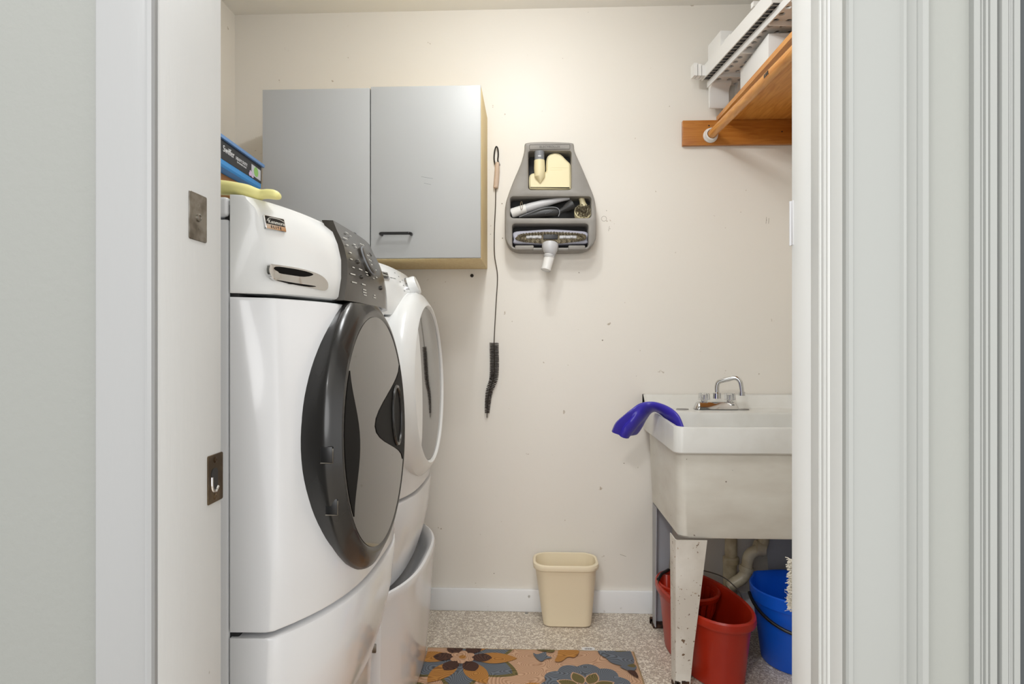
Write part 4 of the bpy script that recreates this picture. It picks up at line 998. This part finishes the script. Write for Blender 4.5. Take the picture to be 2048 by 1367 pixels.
# blue round bucket
BC = (0.900, 2.155); BT = 0.252
t = thing('bucket', 'round blue bucket with black handle on the floor beside the red mop bucket', 'bucket', (BC[0], BC[1], 0))
def cir(r, z, n=56, lip=0.0): return [Vector((BC[0] + (r + lip * max(0, math.cos(3 * (a - 2.2))) ** 8) * math.cos(a), BC[1] + (r + lip * max(0, math.cos(3 * (a - 2.2))) ** 8) * math.sin(a), z)) for a in [2 * PI * k / n for k in range(n)]]
b = MB(); b.loft([cir(.112, .001), cir(.116, .006), cir(.143, .205), cir(.150, .208, lip=.004), cir(.152, .235, lip=.010), cir(.153, .248, lip=.014), cir(.150, BT, lip=.014), cir(.146, .248, lip=.012), cir(.139, .20), cir(.113, .012)], True, True, True); b.build('body', M['blue'], t)
b = MB(); hb = [Vector((BC[0] + .1575 * math.cos(a), BC[1] + .1575 * math.sin(a), 0.222 - 0.075 * math.sin(PI * k / 24))) for k, a in enumerate([PI * 0.97 + PI * 1.0 * q / 24 for q in range(25)])]
b.tube(hb, 0.0055, 10); b.build('handle', M['black'], t)
# mop leaning on the right wall beyond the door frame
t = thing('mop', 'mop with white cotton fringe seen at the edge of the right door frame', 'mop', (0.69, 1.50, 0))
b = MB(); b.tube([(0.655, 1.50, 0.0), (1.035, 1.50, 1.45)], 0.011, 14); b.build('handle', M['palewood'], t)
fx = at(1577, 1160, 1.50).x; zt2, zb2 = at(1577, 1122, 1.50).z, at(1577, 1218, 1.50).z
b = MB(); b.box(fx + 0.009, fx + 0.20, 1.488, 1.512, zb2, zt2, 0.004); b.build('head', M['mop'], t)
b = MB()
for i in range(420):
    z = random.uniform(zb2 - 0.002, zt2 + 0.002); y = 1.50 + random.uniform(-.012, .012)
    p = Vector((fx + 0.011, y, z)); q = p + Vector((-random.uniform(.006, .0125), random.uniform(-.006, .006), random.uniform(-.006, .006)))
    b.tube([p, p.lerp(q, .5) + Vector((0, random.uniform(-.002, .002), 0.002)), q], [0.0014, 0.0012, 0.0009], 4)
for i in range(6):
    z = zb2 + random.random() * (zt2 - zb2) * .6; p = Vector((fx + .009, 1.49, z)); b.tube([p, p + Vector((-.012, 0, .002)), p + Vector((-.022, 0, random.uniform(-.004, .010)))], 0.0005, 4)
b.build('fringe', M['mop'], t)

# ------------------------------------------------------------------ waste bin
t = thing('waste_bin', 'small almond plastic waste bin against the back wall', 'bin', (0.133, 2.40, 0))
def bn(s, z, e=0.0):
    # s: 0 bottom, 1 rim
    x0_, x1_ = 0.047 + (0.015 - 0.047) * s, 0.2285 + (0.2475 - 0.2285) * s; y0_, y1_ = 2.365 + (2.327 - 2.365) * s, 2.462 + (2.476 - 2.462) * s
    return [Vector((u, v, z)) for u, v in rrect(x0_ - e, x1_ + e, y0_ - e, y1_ + e, 0.030 + 0.022 * s, 8)]
b = MB(); b.loft([bn(0, .0005, -.006), bn(0.02, .005), bn(0.95, .222), bn(0.955, .2225, .002), bn(.96, .226, .007), bn(.98, .236, .0085), bn(1, .244, .006), bn(1, .2465, .001), bn(1, .245, -.003), bn(.95, .222, -.005), bn(.02, .01, -.006)], True, True, True)
b.build('body', M['bin'], t)

# ------------------------------------------------------------------ rug
RZ = 0.009
rx1 = 0.352; ry1 = at_z(1050, 1298, RZ).y
b = MB(); b.mi = 0; b.box(-0.36, rx1, 1.10, ry1, 0.0008, RZ, 0.003)
b.mi = 5
b.tube([(rx1, 1.10, 0.005), (rx1, ry1, 0.005), (-0.36, ry1, 0.005)], 0.0048, 8)
lay = [RZ]
def rp(u, v): return at_z(780 + u / 3.793, 1080 + v / 3.793, RZ)
def blob(pts, mi, n=3, sm=True):
    """a hooked colour field lying on the rug"""
    lay[0] += 0.00012
    q = smooth_poly(pts, n) if sm else pts
    P = []
    for u, v in q:
        p = rp(u, v); p.x = min(p.x, rx1 - 0.004); p.y = min(p.y, ry1 - 0.004); P.append(p)
    b.mi = mi; bm = b.bm
    vs = [bm.verts.new((p.x, p.y, lay[0])) for p in P]
    es = [bm.edges.new((vs[i], vs[(i + 1) % len(vs)])) for i in range(len(vs)) if vs[i] is not vs[(i + 1) % len(vs)]]
    r = bmesh.ops.triangle_fill(bm, use_beauty=True, edges=es)
    for f in r['geom']:
        if isinstance(f, bmesh.types.BMFace): f.material_index = mi
fc = rp(550, 890)
def fl(ang, r, fcx=None):
    c = fc; p = Vector((c.x + r * math.cos(ang), c.y + r * math.sin(ang), 0)); return p
def blobw(P, mi):
    lay[0] += 0.00012; b.mi = mi; bm = b.bm
    P = [Vector((min(max(p.x, -0.355), rx1 - 0.004), min(p.y, ry1 - 0.004), 0)) for p in P]
    vs = [bm.verts.new((p.x, p.y, lay[0])) for p in P]
    es = [bm.edges.new((vs[i], vs[(i + 1) % len(vs)])) for i in range(len(vs))]
    r = bmesh.ops.triangle_fill(bm, use_beauty=True, edges=es)
    for f in r['geom']:
        if isinstance(f, bmesh.types.BMFace): f.material_index = mi
def petal(c, ang, r0, r1, w, tip=0.7, n=14):
    out = []
    for sgn in (1, -1):
        for k in range(n + 1):
            q = k / n if sgn == 1 else 1 - k / n; r = r0 + (r1 - r0) * q; ww = w * math.sin(PI * min(1, q ** tip * 0.999 + 0.001)) ** 0.8
            out.append(Vector((c.x + r * math.cos(ang) - sgn * ww * math.sin(ang), c.y + r * math.sin(ang) + sgn * ww * math.cos(ang), 0)))
    return out[:-1]
def disc(c, r, sc=0.0, m=6, n=60, ph=0.0): return [Vector((c.x + r * (1 + sc * abs(math.sin(m * a / 2 + ph))) * math.cos(a), c.y + r * (1 + sc * abs(math.sin(m * a / 2 + ph))) * math.sin(a), 0)) for a in [2 * PI * k / n for k in range(n)]]
# big flower at the left
for k in range(6):
    a = math.radians(-30 + 60 * k + 2); blobw(petal(fc, a, 0.02, 0.215, 0.062, 0.9), 4); blobw(petal(fc, a, 0.02, 0.195, 0.055, 0.9), 1)
for k in range(6):
    a = math.radians(60 * k - 60); blobw(petal(fc, a, 0.035, 0.185, 0.036, 0.9), 2)
for k in range(6):
    a = math.radians(60 * k - 60); blobw(petal(fc, a, 0.01, 0.100, 0.027, 1.5), 3)
blobw(disc(fc, 0.030, 0.45, 6), 0); blobw(disc(fc, 0.012), 2)
# drifting leaves between the flowers
blob([(1085, 860), (1120, 870), (1180, 850), (1190, 880), (1230, 895), (1180, 905), (1150, 925), (1110, 900)], 1)
blob([(1110, 835), (1200, 830), (1250, 832), (1235, 855), (1180, 850)], 4)
blob([(1290, 832), (1420, 835), (1430, 865), (1395, 895), (1350, 890), (1300, 925), (1250, 922), (1270, 880)], 2)
blob([(1580, 838), (1640, 836), (1800, 834), (1835, 870), (1850, 940), (1760, 955), (1680, 935), (1640, 900), (1590, 870)], 1)
blob([(1690, 832), (1820, 832), (1800, 848), (1720, 852)], 4)
blob([(1745, 960), (1850, 950), (1870, 975), (1840, 1000), (1780, 985)], 1)
blob([(1800, 955), (1850, 945), (1862, 970), (1820, 968)], 4)
blob([(1800, 995), (1860, 1000), (1885, 1050), (1840, 1030)], 3)
# scalloped slate flower at the bottom
f2 = rp(1490, 1130)
blobw(disc(f2, 0.128, 0.13, 11, 110), 1)
for k in range(8):
    a = math.radians(45 * k + 22); blobw(petal(f2, a, 0.022, 0.098, 0.022, 0.9), 0); blobw(petal(f2, a, 0.026, 0.092, 0.0185, 0.9), 4)
blobw(disc(f2, 0.02), 2)
f3 = rp(1120, 1250); blobw(disc(f3, 0.10, 0.12, 9, 90), 2)
f4 = rp(200, 1200); blobw(disc(f4, 0.07, 0.12, 9, 90), 4)
t = thing('rug', 'hooked floral rug in peach, slate and ochre on the floor', 'rug', (0, 1.6, 0))
rg = b.build('pile', RUG, t, smooth=0)
tp = at_z(1177, 1298, 0.003)
b = MB(); b.loft([[Vector((tp.x + u, tp.y + 0.002 + v, z)) for u, v in rrect(-.023, .023, -0.004, .018, .009, 4)] for z in (0.0006, 0.0016)]); lb = b.build('care_tag', M['white'], t)
b = MB()
for k in range(7): b.box(tp.x - .012 + .0038 * k, tp.x - .0105 + .0038 * k + .0006 * (k % 2), tp.y + .002, tp.y + .013, .0016, .0019)
b.build('barcode', M['black'], lb)
# dark speck of grit on the floor
p = at_z(1053, 1226, 0.0); p.y = min(p.y, WB - 0.024)
b = MB(); b.lathe([(0.006, 0), (0.007, 0.0015), (0.0055, 0.003), (0.0001, 0.0032)], Matrix.Translation((p.x, p.y, 0)), 16)
tag(b.build('cap', M['caddy']), 'tiny grey round cap on the floor near the baseboard', 'cap')

# ------------------------------------------------------------------ board on the left wall, wipes box, yellow glove
t = thing('wall_bracket_shelf', 'short wooden board on the left wall behind the washer', 'shelf', (-1.06, 1.9, 1.55))
BZ = 1.580
MB().box(WL + 0.001, -0.926, 1.45, 2.10, BZ - 0.024, BZ, 0.001).build('board', M['pine'], t)
MB().box(WL + 0.001, WL + 0.02, 1.46, 2.09, BZ - 0.07, BZ - 0.0245, 0.001).build('cleat', M['pine'], t)
def boxframe():
    O = Vector((-0.895, 2.065, BZ + 0.0006)); ang = math.radians(92.2)
    X = Vector((math.cos(ang), math.sin(ang), 0)); N = Vector((X.y, -X.x, 0))   # X runs into the room, N faces right
    return O, X, N
O, X, N = boxframe()
Lb, Wb, Hb = 0.36, 0.15, 0.086
def Q(s, n, z): return O - X * (Lb - s) - N * (-n) + Vector((0, 0, z))     # s along the face 0..Lb, n out of the face
t = thing('wipes_box', 'black and blue box of mopping cloths on the wall board', 'box', Q(Lb / 2, -Wb / 2, 0))
def qbox(s0, s1, n0, n1, z0, z1, m, name, par, shrink=0):
    b = MB(); b.loft([[Q(s0 + e, n0 + e, z), Q(s1 - e, n0 + e, z), Q(s1 - e, n1 - e, z), Q(s0 + e, n1 - e, z)] for z, e in ((z0, shrink), (z0 + 0.006, 0), (z1, 0))] if shrink else [[Q(s0, n0, z), Q(s1, n0, z), Q(s1, n1, z), Q(s0, n1, z)] for z in (z0, z1)])
    return b.build(name, m, par, smooth=0)
qbox(0.006, Lb - .012, -Wb, -0.004, 0.0, 0.076, M['boxblue'], 'tray', t, 0.004)
qbox(0.008, Lb - .010, -Wb + .01, -0.003, 0.020, 0.0765, M['boxblack'], 'sleeve', t)
qbox(0.0, Lb, -Wb - .004, 0.004, 0.0765, Hb, M['boxlid'], 'lid', t)
def qf(s, z, off=0.0): return frame(Q(s, -0.003 + off, z), X, (0, 0, 1))
b = MB(); b.text('Swiffer', 0.027, qf(0.104, 0.052, .0006), 0.0003); b.build('lettering', M['white'], t)
b = MB(); b.text('HEAVY DUTY', 0.0138, qf(0.194, 0.049, .0006), 0.0003); b.text('WET MOPPING CLOTHS', 0.0062, qf(0.194, 0.039, .0006), 0.0002); b.build('lettering', M['white'], t)
def qpoly(pts, off, m, name):
    b = MB(); b.loft([[Q(s, -0.003 + o, z) for s, z in pts] for o in (off - .0004, off)]); return b.build(name, m, t)
qpoly([(0.268, 0.030), (0.342, 0.027), (0.342, 0.062), (0.268, 0.064)], .0007, M['ltgrey'], 'label')
qpoly([(0.304 + 0.017 * math.cos(2 * PI * k / 24), 0.047 + 0.0155 * math.sin(2 * PI * k / 24)) for k in range(24)], .0011, M['green'], 'label_spot')
for (s, z, r) in ((.218, .032, .007), (.210, .028, .006), (.226, .028, .006), (.214, .036, .005), (.232, .026, .005)):
    s += 0.045
    qpoly([(s + r * 1.3 * math.cos(2 * PI * k / 12), z + r * math.sin(2 * PI * k / 12)) for k in range(12)], .0009 + s * .001, M['lilac'], 'printed_flower')
# yellow rubber glove on the washer
ys = []
for (px, pt, pb, th) in ((405, 358, 386, .020), (430, 361, 389, .022), (455, 363, 390, .022), (480, 367, 393, .022), (500, 371, 399, .020), (515, 377, 400, .017), (525, 380, 398, .013), (535, 379, 397.5, .013), (548, 380, 399, .013), (556, 383, 399, .011), (560, 387, 396, .006)):
    Y = 0.966; a, c = at(px, pt, Y), at(px, pb, Y); hw = (a - c) / 2; ys.append(section((a + c) / 2, hw, th, Vector((0, 1, 0)), 20, 0.06, 1.0))
lp = [smooth_poly([tuple(L[k]) for L in ys], 3, False) for k in range(20)]
b = MB(); b.loft([[Vector(lp[k][i]) for k in range(20)] for i in range(len(lp[0]))])
tag(b.build('rubber_glove', M['yellow'], smooth=60), 'pale yellow rubber glove lying on top of the washer', 'glove')
